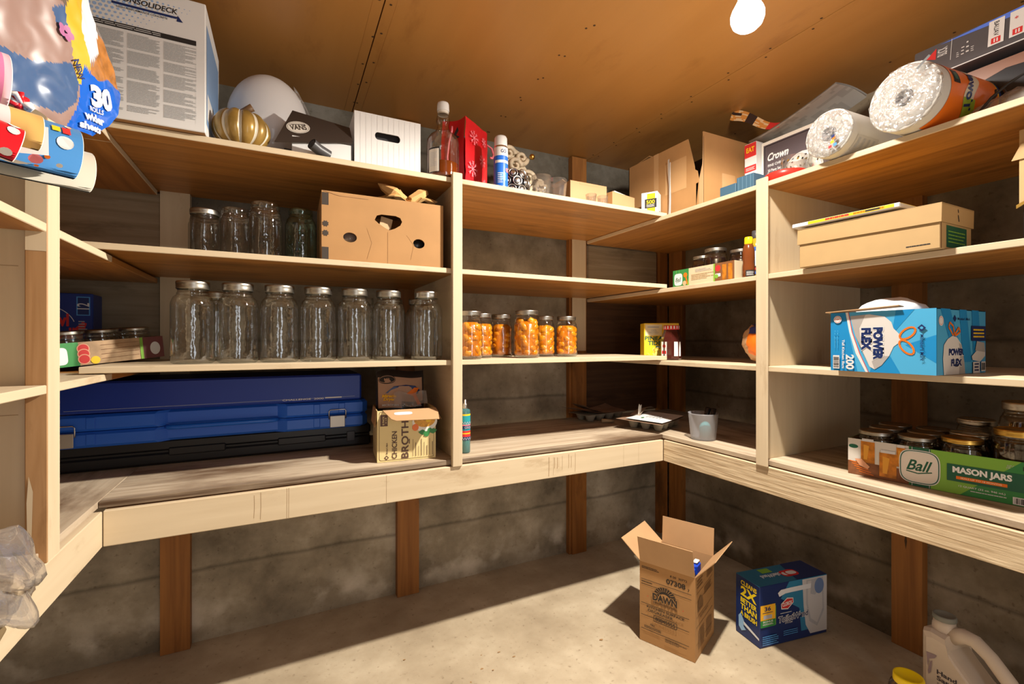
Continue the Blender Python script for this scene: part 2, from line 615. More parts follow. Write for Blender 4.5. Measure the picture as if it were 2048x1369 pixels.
class Face:
    """a print surface: u to the right, v up, in metres from the lower left corner; map(u,v,h) gives the point"""
    def __init__(s, g, o, ux, vy, fn=None):
        s.g = g
        s.o, s.u, s.w = Vector(o), Vector(ux).normalized(), Vector(vy).normalized()
        s.n = s.u.cross(s.w)
        s.k = 0
        s.fn = fn

    def pt(s, u, v, h):
        if s.fn:
            return s.fn(u, v, h)
        return tuple(s.o + s.u * u + s.w * v + s.n * h)

    def raw(s, pts, fs, mat):
        s.k += 1
        h = 0.0004 + 0.00012 * s.k
        s.g.add([s.pt(u, v, h) for u, v in pts], fs, mat)
        return s

    def poly(s, pts, mat):
        return s.raw(pts, [tuple(range(len(pts)))], mat)

    def rect(s, u0, v0, u1, v1, mat):
        n = 1 if not s.fn else max(1, int(abs(u1 - u0) / 0.006))
        pts, fs = [], []
        for i in range(n + 1):
            u = u0 + (u1 - u0) * i / n
            pts += [(u, v0), (u, v1)]
        for i in range(n):
            fs.append((2 * i, 2 * i + 2, 2 * i + 3, 2 * i + 1))
        return s.raw(pts, fs, mat)

    def disc(s, u, v, r, mat, rv=None, n=24, a0=0, a1=360, p=2.0):
        rv = rv or r
        pts = []
        for k in range(n if a1 - a0 >= 360 else n + 1):
            a = R(a0 + (a1 - a0) * k / n)
            c, d = math.cos(a), math.sin(a)
            if p != 2.0:
                c = math.copysign(abs(c) ** (2 / p), c)
                d = math.copysign(abs(d) ** (2 / p), d)
            pts.append((u + r * c, v + rv * d))
        return s.poly(pts, mat)

    def ring(s, u, v, r, w, mat, rv=None, n=28, p=2.0, a0=0, a1=360):
        rv = rv or r
        pts, fs = [], []
        m = n if a1 - a0 >= 360 else n + 1
        for k in range(m):
            a = R(a0 + (a1 - a0) * k / n)
            c, d = math.cos(a), math.sin(a)
            if p != 2.0:
                c = math.copysign(abs(c) ** (2 / p), c)
                d = math.copysign(abs(d) ** (2 / p), d)
            pts += [(u + r * c, v + rv * d), (u + (r - w) * c, v + (rv - w) * d)]
        for k in range(n):
            k2 = (k + 1) % m if m == n else k + 1
            fs.append((2 * k, 2 * k2, 2 * k2 + 1, 2 * k + 1))
        return s.raw(pts, fs, mat)

    def line(s, pts, w, mat):
        for (a, b), (c, d) in zip(pts[:-1], pts[1:]):
            t = Vector((c - a, d - b))
            if t.length < 1e-7:
                continue
            n = Vector((-t.y, t.x)).normalized() * w / 2
            s.k -= 1
            s.poly([(a - n.x, b - n.y), (c - n.x, d - n.y), (c + n.x, d + n.y), (a + n.x, b + n.y)], mat)
        s.k += 1
        return s

    def text(s, st, u, v, h=None, mat=None, w=None, rot=0, bold=0.012, shear=0.0):
        vs, fs, W, HH = glyphs(st, bold, shear)
        sy = h / HH if h else w / W
        sx = w / W if w else sy
        c, d = math.cos(R(rot)), math.sin(R(rot))
        pts = [(u + x * sx * c - y * sy * d, v + x * sx * d + y * sy * c) for x, y in vs]
        return s.raw(pts, fs, mat or black)

    def lines(s, u0, u1, v0, v1, n, mat, fill=0.5, seed=1):
        """small print: n rows of word-like dashes"""
        rr = random.Random(seed)
        st = (v1 - v0) / n
        pts, fs = [], []
        for i in range(n):
            y = v0 + st * (i + 0.5)
            e = u1 - (u1 - u0) * rr.choice([0, 0, 0.02, 0.1, 0.35])
            x = u0
            while x < e:
                q = min(e, x + (u1 - u0) * rr.uniform(0.05, 0.2))
                b = len(pts)
                pts += [(x, y - st * fill / 2), (q, y - st * fill / 2), (q, y + st * fill / 2), (x, y + st * fill / 2)]
                fs.append((b, b + 1, b + 2, b + 3))
                x = q + (u1 - u0) * 0.012
        return s.raw(pts, fs, mat)

    def barcode(s, u0, v0, u1, v1, vert=False, seed=3):
        s.rect(u0, v0, u1, v1, white)
        rr = random.Random(seed)
        L = (v1 - v0) if vert else (u1 - u0)
        x = 0.06 * L
        pts, fs = [], []
        while x < 0.92 * L:
            w = L * rr.choice([0.012, 0.02, 0.035])
            b = len(pts)
            if vert:
                m = (u1 - u0) * 0.08
                pts += [(u0 + m, v0 + x), (u1 - m, v0 + x), (u1 - m, v0 + x + w), (u0 + m, v0 + x + w)]
            else:
                m = (v1 - v0) * 0.12
                pts += [(u0 + x, v0 + m), (u0 + x + w, v0 + m), (u0 + x + w, v1 - m), (u0 + x, v1 - m)]
            fs.append((b, b + 1, b + 2, b + 3))
            x += w + L * rr.choice([0.012, 0.02, 0.03])
        return s.raw(pts, fs, black)


def holed(g, outline, holes, mat, thick=.004):
    """flat front sheet with cut-outs, made by filling a curve"""
    cu = bpy.data.curves.new('sheet', 'CURVE')
    cu.dimensions = '2D'
    cu.fill_mode = 'BOTH'
    cu.extrude = thick / 2
    for loop in [outline] + holes:
        sp = cu.splines.new('POLY')
        sp.points.add(len(loop) - 1)
        for p, (x, y) in zip(sp.points, loop):
            p.co = (x, y, 0, 1)
        sp.use_cyclic_u = True
    ob = bpy.data.objects.new('sheet', cu)
    COL.objects.link(ob)
    me = bpy.data.meshes.new_from_object(ob.evaluated_get(bpy.context.evaluated_depsgraph_get()))
    vs = [(v.co.x, v.co.z + thick / 2, v.co.y) for v in me.vertices]
    fs = [tuple(reversed(p.vertices)) for p in me.polygons]
    bpy.data.objects.remove(ob)
    bpy.data.curves.remove(cu)
    g.add(vs, fs, mat)


def oval(cx, cy, rx, ry, n=20):
    return [(cx + rx * math.cos(2 * math.pi * k / n), cy + ry * math.sin(2 * math.pi * k / n)) for k in range(n)]


def fr(g, x0, y, z0):            # face towards local -y
    return Face(g, (x0, y, z0), (1, 0, 0), (0, 0, 1))


def fleft(g, x, y1, z0):         # face towards local -x
    return Face(g, (x, y1, z0), (0, -1, 0), (0, 0, 1))


def fright(g, x, y0, z0):        # face towards local +x
    return Face(g, (x, y0, z0), (0, 1, 0), (0, 0, 1))


def cylface(g, r, z0, a0, c=(0, 0)):
    """print surface wrapped round an upright cylinder, u = arc length from direction a0 (deg), going counter-clockwise seen from above"""
    return Face(g, (0, 0, 0), (1, 0, 0), (0, 0, 1), fn=lambda u, v, h: (c[0] + (r + h) * math.cos(R(a0) + u / r), c[1] + (r + h) * math.sin(R(a0) + u / r), z0 + v))


def nz(p, s=1.0, seed=0.0):
    return noise.noise(Vector((p[0] * s + seed, p[1] * s + seed * 1.7, p[2] * s - seed)))


# ================================================================== THE ROOM
XL, XR, YB, YF0, ZC = -1.04, 2.10, 2.09, -1.30, 2.135
g = G(); g.box(XL - .1, XR + .1, YF0 - .1, YB + .1, -0.1, 0, CONC_FLOOR)
ff = Face(g, (0, 0, 0), (1, 0, 0), (0, 1, 0))
rust = P('floor_rust', (0.30, 0.17, 0.07), 0.8)
rr = random.Random(4)
for k in range(26):
    cx, cy = 0.55 + rr.gauss(0, .22), 1.38 + rr.gauss(0, .12)
    q = rr.uniform(.002, .008)
    ff.poly([(cx + q * rr.uniform(.5, 1.3) * math.cos(a * .785), cy + q * rr.uniform(.4, .9) * math.sin(a * .785)) for a in range(8)], rust)
struct('floor', g)
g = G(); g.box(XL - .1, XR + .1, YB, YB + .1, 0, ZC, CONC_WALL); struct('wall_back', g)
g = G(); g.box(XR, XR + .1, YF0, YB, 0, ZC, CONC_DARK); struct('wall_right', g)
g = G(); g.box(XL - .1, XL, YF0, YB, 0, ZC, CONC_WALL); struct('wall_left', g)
g = G()
g.box(XL, 0.05, YF0 - .1, YF0, 0, ZC, CONC_WALL); g.box(0.75, XR, YF0 - .1, YF0, 0, ZC, CONC_WALL); g.box(0.05, 0.75, YF0 - .1, YF0, 2.03, ZC, CONC_WALL)
struct('wall_front', g)
g = G()
for a, b_ in ((0.05, 0.08), (0.72, 0.75)):
    g.box(a, b_, YF0 - .1, YF0 + .015, 0, 2.03, creamZ)
g.box(0.05, 0.75, YF0 - .1, YF0 + .015, 2.0, 2.03, creamX)
struct('trim_1', g)
# ceiling: fibre boards with open joints and nail holes
g = G()
for x0, x1 in ((XL - .1, 0.262), (0.266, 1.488), (1.492, XR + .1)):
    g.box(x0, x1, YF0 - .1, YB + .1, ZC, ZC + .012, CEIL)
g.box(XL - .1, XR + .1, YF0 - .1, YB + .1, ZC + .012, ZC + .1, GAP)
for x in (0.232, 0.298):
    g.box(x, x + .003, YF0, YB, ZC - .0004, ZC, CEIL)
fc = Face(g, (0, 0, ZC), (1, 0, 0), (0, -1, 0))
for x in (0.25, 0.28, 0.86, 0.875, 1.475, 1.51, 1.93):
    y = 2.0
    while y > 0.3:
        fc.k = 0
        fc.disc(x + rr.gauss(0, .004), -y, .0042, NAIL, n=8)
        y -= .16 + rr.uniform(-.02, .02)
struct('ceiling', g)

# heights of the shelf tops
BT, B2, B3, BB = 1.703, 1.3908, 1.0762, 0.735
RT, R2, R3 = 1.685, 1.3697, 1.0553
TH = 0.0172
YS = 1.50           # shelf fronts along the back wall
XRS, XLS = 1.471, -0.408

# ------------------------------------------------------------------ shelving, back run
back = thing('wooden_shelving_unit', 'cream painted wooden shelving along the back concrete wall, tan undersides, one middle upright', 'shelving', (0.53, 1.8, 0))


def bpart(name, g, par, label=None):
    o = g.build(name, par, label)
    o.matrix_parent_inverse = Matrix.Translation(-Vector(par.location))
    return o


def board(par, x0, x1, y0, y1, ztop, axis, name='shelf_board', worn=False, th=TH, bare=False):
    g = G()
    cr = {'X': creamDirtX if worn else creamX, 'Y': creamDirtY if worn else creamY}[axis]
    if bare:
        cr = bareY
    g.box(x0, x1, y0, y1, ztop - th, ztop, cr, bottom={'X': bareX, 'Y': bareY}[axis], b=.0015)
    return bpart(name, g, par)


for z in (BT, B2, B3):
    board(back, -0.458, 0.525, YS, 2.0885, z, 'X')
    board(back, 0.545, 1.504, YS, 2.0885, z, 'X')
board(back, -0.42, 1.479, YS, 2.05, BB, 'X', 'worktop_board', worn=True)
g = G(); g.box(XLS, XRS, 1.489, 1.527, .623, .7135, creamX, b=.002)
fa = fr(g, XLS, 1.489, .623)
drip = P('drip_stain', (0.36, 0.245, 0.135), 0.7)
for x in (1.30, 1.318, 1.325, 1.335, 1.342, 1.36, 1.388, 1.40, 1.42, .33, .345):
    fa.k = 0
    q = x + .004 * rr.random(); fa.line([(q, .008 + .03 * rr.random()), (q + .0015, .045), (q + .001, .072 + .015 * rr.random())], .0008 + .0022 * rr.random(), drip)
for x in (0.42, 0.415, 1.66, 1.74, 0.7):
    fa.k = 0
    fa.line([(x, .0), (x + .0006, .09)], .0007, drip)
bpart('apron_rail', g, back)
g = G(); g.box(.526, .544, 1.503, 2.05, BB, 1.700, creamY, b=.001); bpart('divider_panel', g, back)
g = G(); g.box(.511, .5465, 1.481, 1.4995, .7135, 1.716, creamZ, b=.002); bpart('upright_strip', g, back)
# studs on the wall
for x0, x1, paint in ((-.402, -.312, True), (.451, .548, False), (1.378, 1.470, False), (1.999, 2.06, False)):
    g = G()
    g.box(x0, x1, 2.052, 2.0895, 0.001, .70, studZ)
    g.box(x0, x1, 2.052, 2.0895, .70, 2.13, creamZ if paint else studZ)
    if not paint and x0 > 1 and x0 < 1.9:
        g.box(x0 - .014, x0 + .012, 2.06, 2.0895, 0.001, 1.69, studZ)
        g.box(x0 - .002, x1 - .006, 2.049, 2.052, 1.09, 1.70, creamZ)
    bpart('wall_stud', g, back)
g = G(); g.box(-1.0, -.404, 2.068, 2.0895, .74, 1.68, panelX, b=.002); bpart('back_panel', g, back, 'greyed board closing the wall in the corner bay')
g = G(); g.box(1.486, 1.995, 2.066, 2.0895, 1.40, 1.675, panelX, b=.01); bpart('back_panel', g, back, 'greyed board between the studs, under the top shelf')
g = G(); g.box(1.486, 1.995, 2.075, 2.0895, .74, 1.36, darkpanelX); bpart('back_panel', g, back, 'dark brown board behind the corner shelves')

# ------------------------------------------------------------------ shelving, right run
right = thing('wooden_shelving_unit', 'cream painted wooden shelving along the right wall under the bulb, rough sawn front rail', 'shelving', (1.75, 1.0, 0))
for z in (RT, R2, R3):
    board(right, XRS, 2.098, .20, 1.0235, z, 'Y')
    board(right, XRS, 2.098, 1.0435, 2.05, z, 'Y')
board(right, 1.4795, 2.062, .20, 2.05, BB, 'Y', 'worktop_board', worn=True)
g = G(); g.box(1.4715, 1.509, .2, 1.489, .623, .7135, roughY, b=.002); bpart('apron_rail', g, right)
g = G(); g.box(1.490, 2.062, 1.024, 1.043, BB, 1.684, creamZ, b=.001); bpart('divider_panel', g, right)
g = G(); g.box(1.4635, 1.4705, 1.006, 1.0495, .7135, 1.70, creamZ, b=.002); bpart('upright_strip', g, right)
g = G(); g.box(2.062, 2.0995, .825, .919, .001, 2.13, studZ)
fs_ = fleft(g, 2.062, .919, 0)
for k, (a, z) in enumerate(((.05, .56), (.045, .40))):
    fs_.poly([(a, z - .03), (a + .004, z), (a, z + .035), (a - .004, z)], NAIL)
bpart('wall_stud', g, right)
g = G(); g.box(2.07, 2.0995, 1.95, 2.05, .001, 1.69, studZ); bpart('wall_stud', g, right)

# ------------------------------------------------------------------ shelving, left run
left = thing('wooden_shelving_unit', 'cream painted wooden shelving along the left wall with a half bare brown post', 'shelving', (-.7, 1.0, 0))
LT, L2, L3 = RT, 1.3672, 1.0563
for z in (LT, L2, L3):
    board(left, -1.035, XLS, .30, 1.186, z, 'Y')
    board(left, -1.035, XLS, 1.245, 1.56, z, 'Y')
    board(left, -1.035, XLS - .001, 1.5605, 2.05, z - (.0005 if z < LT else 0), 'Y', bare=z < LT)
board(left, -1.035, -.4205, .30, 2.05, BB, 'Y', 'worktop_board', worn=True)
g = G(); g.box(-.446, -.4085, .30, 1.489, .623, .7135, creamY, b=.002); bpart('apron_rail', g, left)
g = G(); g.box(-1.035, -.4405, 1.206, 1.224, .7355, 1.684, creamZ, b=.001)
fp = fr(g, -1.035, 1.206, .7355)
for z in (.26, .545, .30):
    fp.line([(0.02, z), (.58, z + .004)], .0012, drip)
bpart('divider_panel', g, left)
g = G(); g.box(-.440, -.4075, 1.188, 1.243, .7135, 1.68, postZ, right=creamZ, b=.0015)
fp = fr(g, -.440, 1.188, .7135)
fp.poly([(.001, .60), (.031, .60), (.031, .66), (.024, .70), (.016, .655), (.008, .68), (.001, .64)][::1], creamZ)
fp.rect(.001, .66, .0315, .966, creamZ)
fp.poly([(.004, .05), (.010, .05), (.012, .14), (.006, .17), (.003, .12)], creamZ)
bpart('post', g, left, 'post with worn off paint, brown side bare')

# ================================================================== CEILING BULB
bl = thing('light_bulb', 'glowing white round bulb in a white ceiling socket', 'light bulb', (1.128, .833, ZC))
g = G(); g.lathe([(0, 0), (.052, 0), (.052, -.012), (.036, -.022), (.026, -.045), (.024, -.060), (0, -.060)], P('porcelain', (0.85, 0.84, 0.82), .3), n=32)
g.T = Matrix.Identity(4)
g.build('lamp_socket', bl)
GLOW = P('bulb_glow', (1.0, 0.93, 0.82), .5, emit=9.0)
g = G(); g.lathe([(0, -.149), (.014, -.148), (.027, -.143), (.037, -.133), (.042, -.119), (.0425, -.106), (.039, -.095), (.030, -.078), (.022, -.062), (0, -.0602)], GLOW, n=32)
g.build('bulb_globe', bl)

# ================================================================== JARS
_JM = {}


def jar_mesh(key, fn):
    if key not in _JM:
        g = G()
        fn(g)
        o = g.build(key[0])
        _JM[key] = o.data
        bpy.data.objects.remove(o)
    return _JM[key]


def jar_glass(g, r, h, mat, neck, closed):
    t = .0025
    nr = r * neck
    rim = h if not closed else h * .985
    prof = [(0, .007), (r * .70, .004), (r * .86, 0), (r * .97, .004), (r, .014), (r, h * .70), (r * .985, h * .735), (r * .93, h * .775), (r * .5 + nr * .52, h * .81), (nr * 1.06, h * .835), (nr * 1.02, h * .842), (nr * 1.06, h * .85), (nr * 1.02, h * .86),
            (nr * .98, h * .87), (nr * .98, h * .90), (nr * 1.02, h * .91), (nr * .98, h * .93), (nr * 1.02, h * .945), (nr * .97, rim - .004), (nr * .97, rim), (nr * .90, rim), (nr * .90, h * .90)]
    g.lathe(prof, mat, n=36)
    # heavy base
    g.lathe([(r * .985, .012), (r * .93, .007), (r * .6, .0105), (0, .013)], mat, n=36)


def jar_lid(g, r, h, mat, neck):
    nr = r * neck
    q = nr * 1.09
    g.lathe([(q * .97, h * .905), (q, h * .915), (q * .975, h * .93), (q, h * .945), (q * .98, h * .955), (q, h * .965), (q, h - .002), (q * .96, h), (q * .88, h), (q * .86, h - .0015), (q * .5, h - .001), (0, h - .001)], mat, n=36)


def make_jar(label, loc, r, h, lid=None, mat=None, neck=.80, group=None, content=None, cat='jar', rz=0, kind='glass_jar'):
    t = thing(kind, label, cat, loc, rz, group)
    mat = mat or G_CLEAR
    link('jar_glass', jar_mesh(('jar_glass', r, h, mat.name, neck, bool(lid)), lambda g: jar_glass(g, r, h, mat, neck, bool(lid))), t)
    if lid:
        link('screw_lid', jar_mesh(('screw_lid', r, h, lid.name, neck), lambda g: jar_lid(g, r, h, lid, neck)), t)
    if content:
        content(t)
    return t


# seven half gallon jars, front row of the third shelf
spots = [(-.236, 1.600, 'front row, beside the jar tray'), (-.124, 1.600, 'front row, second from the tray'), (-.0125, 1.600, 'front row, third from the tray'),
         (.0985, 1.602, 'middle of the front row'), (.210, 1.598, 'front row, third from the upright'), (.3215, 1.602, 'front row, second from the upright'), (.446, 1.572, 'with a bright lid, right against the upright')]
for k, (x, y, s) in enumerate(spots):
    r_ = .0545
    make_jar('large empty clear glass jar with metal lid, ' + s, (x, y, B3), r_, .236, silver if k == 6 else lidmetal, group='row of large empty jars on the third shelf', neck=.70, rz=k * 47)
for x, y, lidm, s in ((.268, 1.795, None, 'open clear jar behind the fifth and sixth large jars'), (.375, 1.80, lidmetal, 'lidded clear jar at the back, seen between the last two large jars'), (.466, 1.745, lidmetal, 'lidded clear jar behind the last large jar by the upright'), (-.20, 1.80, lidmetal, 'lidded clear jar in the dark behind the first large jar')):
    make_jar(s, (x, y, B3), .0515, .226, lidm, group='back row of jars on the third shelf', neck=.70)
# quart jars on the second shelf
make_jar('clear quart jar with a dull metal lid, first beside the painted stud', (-.236, 1.82, B2), .046, .184, lidmetal, group='quart jars on the second shelf', neck=.84)
make_jar('open clear quart jar between the lidded jar and the tallest jar', (-.141, 1.74, B2), .0455, .178, None, group='quart jars on the second shelf', neck=.86)
make_jar('tallest open clear jar, nearest the shelf edge, on the second shelf', (-.053, 1.64, B2), .0475, .181, None, group='quart jars on the second shelf', neck=.86)
make_jar('blue green tinted open jar beside the cardboard box with holes', (.050, 1.67, B2), .047, .182, None, G_TEAL, group='quart jars on the second shelf', neck=.76)
make_jar('clear glass jar mostly hidden behind the left post beside the jar tray', (-.520, 1.40, L3), .043, .135, None, neck=.82)

# jars of peaches
peachM = P('peach_flesh', (0.84, 0.27, 0.005), 0.3, var=0.2, scale=14, spec=.6)
peachL = P('peach_flesh_light', (0.90, 0.34, 0.008), 0.3, var=0.15, scale=20, spec=.6)
syrup = P('peach_syrup', (0.62, 0.17, 0.004), 0.2, var=.5, scale=25)


def peaches(r, h, seed, style):
    def go(t):
        def mk(g):
            rr = random.Random(seed)
            g.lathe([(0, .010), (r * .84, .010), (r * .86, .016), (r * .86, h * .70), (r * .6, h * .77), (0, h * .775)], syrup, n=28)
            if style == 'half':       # stacked halves
                z = .022
                while z < h * .74:
                    for a in range(0, 360, 90):
                        a2 = R(a + rr.uniform(-18, 18) + z * 900)
                        g.ball((r * .50 * math.cos(a2), r * .50 * math.sin(a2), z + rr.uniform(-.003, .003)), (r * .46, r * .46, h * .088), rr.choice((peachM, peachL)), 14, 8)
                    z += h * .135
            else:
                z = .016
                while z < h * .76:
                    for a in range(5):
                        a2 = R(a * 72 + rr.uniform(-14, 14) + z * 2000)
                        rad = r * (.68 if z < h * .69 else .60)
                        tilt = rr.uniform(-.7, .7)
                        L = rr.uniform(.024, .032)
                        pts = []
                        for q in range(7):
                            w = (q - 3) / 3
                            aa = a2 + w * L / r * math.cos(tilt)
                            zz = z + w * L * math.sin(tilt) + (1 - w * w) * .006 * rr.choice((-1, 1, 1)) * .6
                            zz = max(.021, min(h * .79, zz))
                            pts.append((rad * math.cos(aa), rad * math.sin(aa), zz))
                        g.tube(pts, [.004, .0095, .0130, .0142, .0130, .0095, .004], rr.choice((peachM, peachL, peachL)), n=8)
                    z += h * .112
        link('peach_slices', jar_mesh(('peach_slices', seed, r, h), mk), t)
    return go


for k, (x, y, r_, h_, st, s) in enumerate([(.600, 1.552, .046, .172, 'slice', 'chopped peaches jar half hidden by the upright'), (.690, 1.660, .044, .172, 'slice', 'narrow jar of chopped peaches, second from the upright, set back'),
        (.790, 1.690, .045, .172, 'half', 'jar packed with smooth peach halves, third from the upright'), (.852, 1.587, .051, .184, 'slice', 'widest and frontmost jar of peach slices, mid row'),
        (.992, 1.690, .045, .170, 'slice', 'next to last peach slice jar, dark gap at its bottom,'), (1.085, 1.660, .046, .170, 'slice', 'last jar of peach slices, before the bare stud')]):
    make_jar(s + ' on the third shelf', (x, y, B3), r_, h_, lidmetal, group='preserved peaches on the third shelf', neck=.82, content=peaches(r_, h_, 11 + k, st), cat='jar of peaches', kind='peach_jar', rz=20 * k)


def dark_food(r, h, seed, colors, lumpy=True):
    def go(t):
        def mk(g):
            rr = random.Random(seed)
            g.lathe([(0, .008), (r * .9, .008), (r * .93, .016), (r * .93, h * .66), (r * .8, h * .74), (0, h * .745)], colors[0], n=28)
            if lumpy:
                for k in range(34):
                    a, z = rr.uniform(0, 6.28), rr.uniform(.036, h * .62)
                    g.ball((r * .78 * math.cos(a), r * .78 * math.sin(a), z), (.008, .008, rr.uniform(.010, .024)), rr.choice(colors), 8, 6)
        link('preserved_food', jar_mesh(('preserved_food', seed, r, h), mk), t)
    return go


pickA = P('pickle_dark', (0.055, 0.033, 0.012), .4, var=.5, scale=50)
pickB = P('pickle_light', (0.15, 0.10, 0.035), .4, var=.4, scale=50)
jamD = P('dark_jam', (0.016, 0.006, 0.006), .3)

# ================================================================== TOP SHELF, BACK RUN
# tall white carton with printed instructions
g = G()
W_, D_, H_ = .266, .28, .348
g.box(0, W_, 0, D_, 0, H_, white, bottom=kraftD, b=.002)
f = fr(g, 0, 0, 0)
dots = P('halftone_blue', (0.30, 0.45, 0.72), .5)
for j in range(9):
    for i in range(20):
        u = .012 + i * .0115 + (j % 2) * .0058
        v = .318 - j * .0105
        fall = (u / .23) * .9 + j * .06
        r_ = .0058 * max(0, 1.08 - fall)
        if r_ > .0008 and v > .242:
            f.k = 0
            f.disc(u, v, r_, dots, n=10)
f.k = 1
f.text('CONSOLIDECK', .140, .306, mat=black, w=.128, h=.014, bold=.02, shear=.15)
f.poly([(.068, .287), (.200, .287), (.209, .293), (.068, .293)], navy)
f.text('HIGH PERFORMANCE CONCRETE', .130, .282, mat=black, w=.105, h=.005)
f.poly([(.202, .281), (.216, .2812), (.204, .297)], navy)
f.rect(.030, .228, .245, .241, black)
f.lines(.034, .24, .230, .239, 2, lgrey, .35, 5)
for c_, (a, b_) in enumerate(((.030, .092), (.100, .166), (.175, .245))):
    rr = random.Random(c_ + 40)
    v = .221
    while v > .03:
        hh = min(rr.uniform(.025, .06), v - .022)
        n_ = max(2, int(hh / .0032))
        f.k = 4
        f.lines(a, b_, v, v - hh, n_, grey, .62, c_ * 9 + int(v * 900))
        v -= hh + .006
f.rect(.245, .02, .2455, .228, lgrey)
f2 = fright(g, W_, 0, 0)
f2.rect(.015, .03, .26, .30, P('print_slate_blue', (0.20, 0.32, 0.52), .5))
f2.rect(.03, .05, .24, .12, white)
solo('carton', g, 'tall white carton with blue dots and columns of small print on the top shelf', 'box', (-.456, 1.479, BT + .0005))

# white foam dome in clear plastic
t = thing('foam_dome', 'big white foam globe wrapped in clear plastic behind the golden pumpkin', 'foam globe', (-.046, 1.785, BT))
foam = P('foam_white', (0.76, 0.75, 0.75), .45, bump=.08, scale=30, coat=.3)
g = G(); g.ball((0, 0, .172), (.127, .112, .1715), foam, 36, 22); g.build('foam_body', t)
g = G()
rr = random.Random(5)


def tail(u, v):
    top = Vector((.075, -.03, .318)).lerp(Vector((.185, -.01, .150)), u)
    bot = Vector((.105, -.03, .235)).lerp(Vector((.182, -.01, .140)), u)
    p = top.lerp(bot, v)
    return (p.x, p.y + .014 * math.sin(v * 9 + u * 6), p.z + .012 * math.sin(u * 9) * (1 - v))


g.grid(tail, 14, 10, G_FILM)
g.build('plastic_wrap', t)

# golden ceramic pumpkin
t = thing('ceramic_pumpkin', 'golden glazed ribbed pumpkin ornament with brown stem on top shelf', 'pumpkin', (-.112, 1.566, BT))
gp = P('pumpkin_glaze', (0.30, 0.18, 0.042), .3, metal=.2, var=.35, scale=18, coat=.4)
gpl = P('pumpkin_groove', (0.62, 0.56, 0.45), .35)
g = G()


def pk(u, v):
    a, b = 2 * math.pi * u, math.pi * (v - .5)
    rib = abs(math.cos(a * 5))
    k = .84 + .16 * rib ** .45
    top = 1 - .20 * math.exp(-((b - 1.57) / .42) ** 2)
    return (.076 * k * math.cos(b) ** .8 * math.cos(a), .068 * k * math.cos(b) ** .8 * math.sin(a), .0585 + .058 * math.sin(b) * top * (.93 + .07 * rib))


g.grid(pk, 100, 22, lambda u, v: gpl if abs(math.cos(2 * math.pi * u * 5)) < .17 else gp, wrap=True)
g.build('pumpkin_body', t)
g = G(); g.tube([(0, 0, .098), (.004, 0, .112), (.016, -.004, .122), (.028, -.006, .130)], [.015, .011, .010, .011], P('pumpkin_stem', (0.16, 0.085, 0.035), .5), 10); g.build('stem', t)

# shoebox with a tipped lid
t = thing('shoebox', 'white shoebox with its black logo lid tipped on top, top shelf', 'box', (.0, 1.55, BT))
g = G()
g.box(.022, .196, .012, .11, 0, .006, white)
for a in ((.022, .196, .012, .016), (.022, .196, .106, .11), (.022, .026, .016, .106), (.192, .196, .016, .106)):
    g.box(*a, .006, .070, white)
g.box(.1945, .199, .0115, .02, 0, .074, black)
g.box(.0, .020, .02, .10, 0, .030, black)  # black block stands in for the shadow under the lid's left corner
g.build('box_body', t)
g = G()
A, B_, C_, D2 = Vector((-.026, -.004, .036)), Vector((.024, .085, .180)), Vector((.194, .150, .143)), Vector((.199, .004, .078))
nn = (D2 - A).cross(B_ - A).normalized()
C_.y -= (C_ - A).dot(nn) / nn.y
g.prism([A, D2, C_, B_], nn * -.003, P('lid_brown_black', (0.045, 0.033, 0.027), .45))
ux = (D2 - A).normalized()
f = Face(g, A, ux, (B_ - A) - ux * (B_ - A).dot(ux))
f.k = 3
f.disc(.079, .070, .034, offwhite, rv=.030)
f.disc(.079, .070, .031, brownblk, rv=.027)
f.disc(.079, .070, .030, offwhite, rv=.026)
f.text('VANS', .079, .069, mat=brownblk, w=.048, h=.026, bold=.03)
f.rect(.060, .082, .102, .085, brownblk)
g.build('lid', t)
g = G(); g.tube([(.0746, -.036, .036), (.095, -.022, .027), (.125, -.008, .0185)], .0165, darkgrey, 18, caps=False)
g.tube([(.0750, -.0358, .0358), (.095, -.022, .027), (.125, -.008, .0185)], .0145, black, 18)
tb = solo('cardboard_tube', g, 'dark grey tube leaning out in front of the white shoebox', 'tube', (0, 1.55, BT))

# white corrugated box with a hand hole
g = G()
W_, H_ = .218, .187
hole = [(.075 + .010 * math.cos(a), .118 + .0125 * math.sin(a)) for a in [R(90 + 15 * k) for k in range(13)]] + [(.138 + .010 * math.cos(a), .118 + .0125 * math.sin(a)) for a in [R(-90 + 15 * k) for k in range(13)]]
out = [(0, 0), (W_, 0), (W_, H_), (0, H_)]
holed(g, out, [hole], white, .003)
for a in ((0, .003, .003, .25), (W_ - .003, W_, .003, .25), (.003, W_ - .003, .247, .25)):
    g.box(*a, 0, H_, white)
g.box(.003, W_ - .003, .003, .247, 0, .003, white)
f = fr(g, 0, 0, 0)
flute = P('flute_shade', (0.70, 0.69, 0.69), .6)
for k in range(1, 12):
    f.k = 0
    if k * .018 < .06 or k * .018 > .155:
        f.rect(k * .018, .004, k * .018 + .0012, H_ - .004, flute)
    else:
        f.rect(k * .018, .004, k * .018 + .0012, .10, flute)
        f.rect(k * .018, .136, k * .018 + .0012, H_ - .004, flute)
g.box(.01, W_ - .01, .03, .04, .01, .17, darkgrey)  # dark sheet behind the hand hole, stands in for the shaded inside
solo('open_box', g, 'white corrugated box with a rounded hand hole on the top shelf', 'box', (.204, 1.56, BT + .0005))

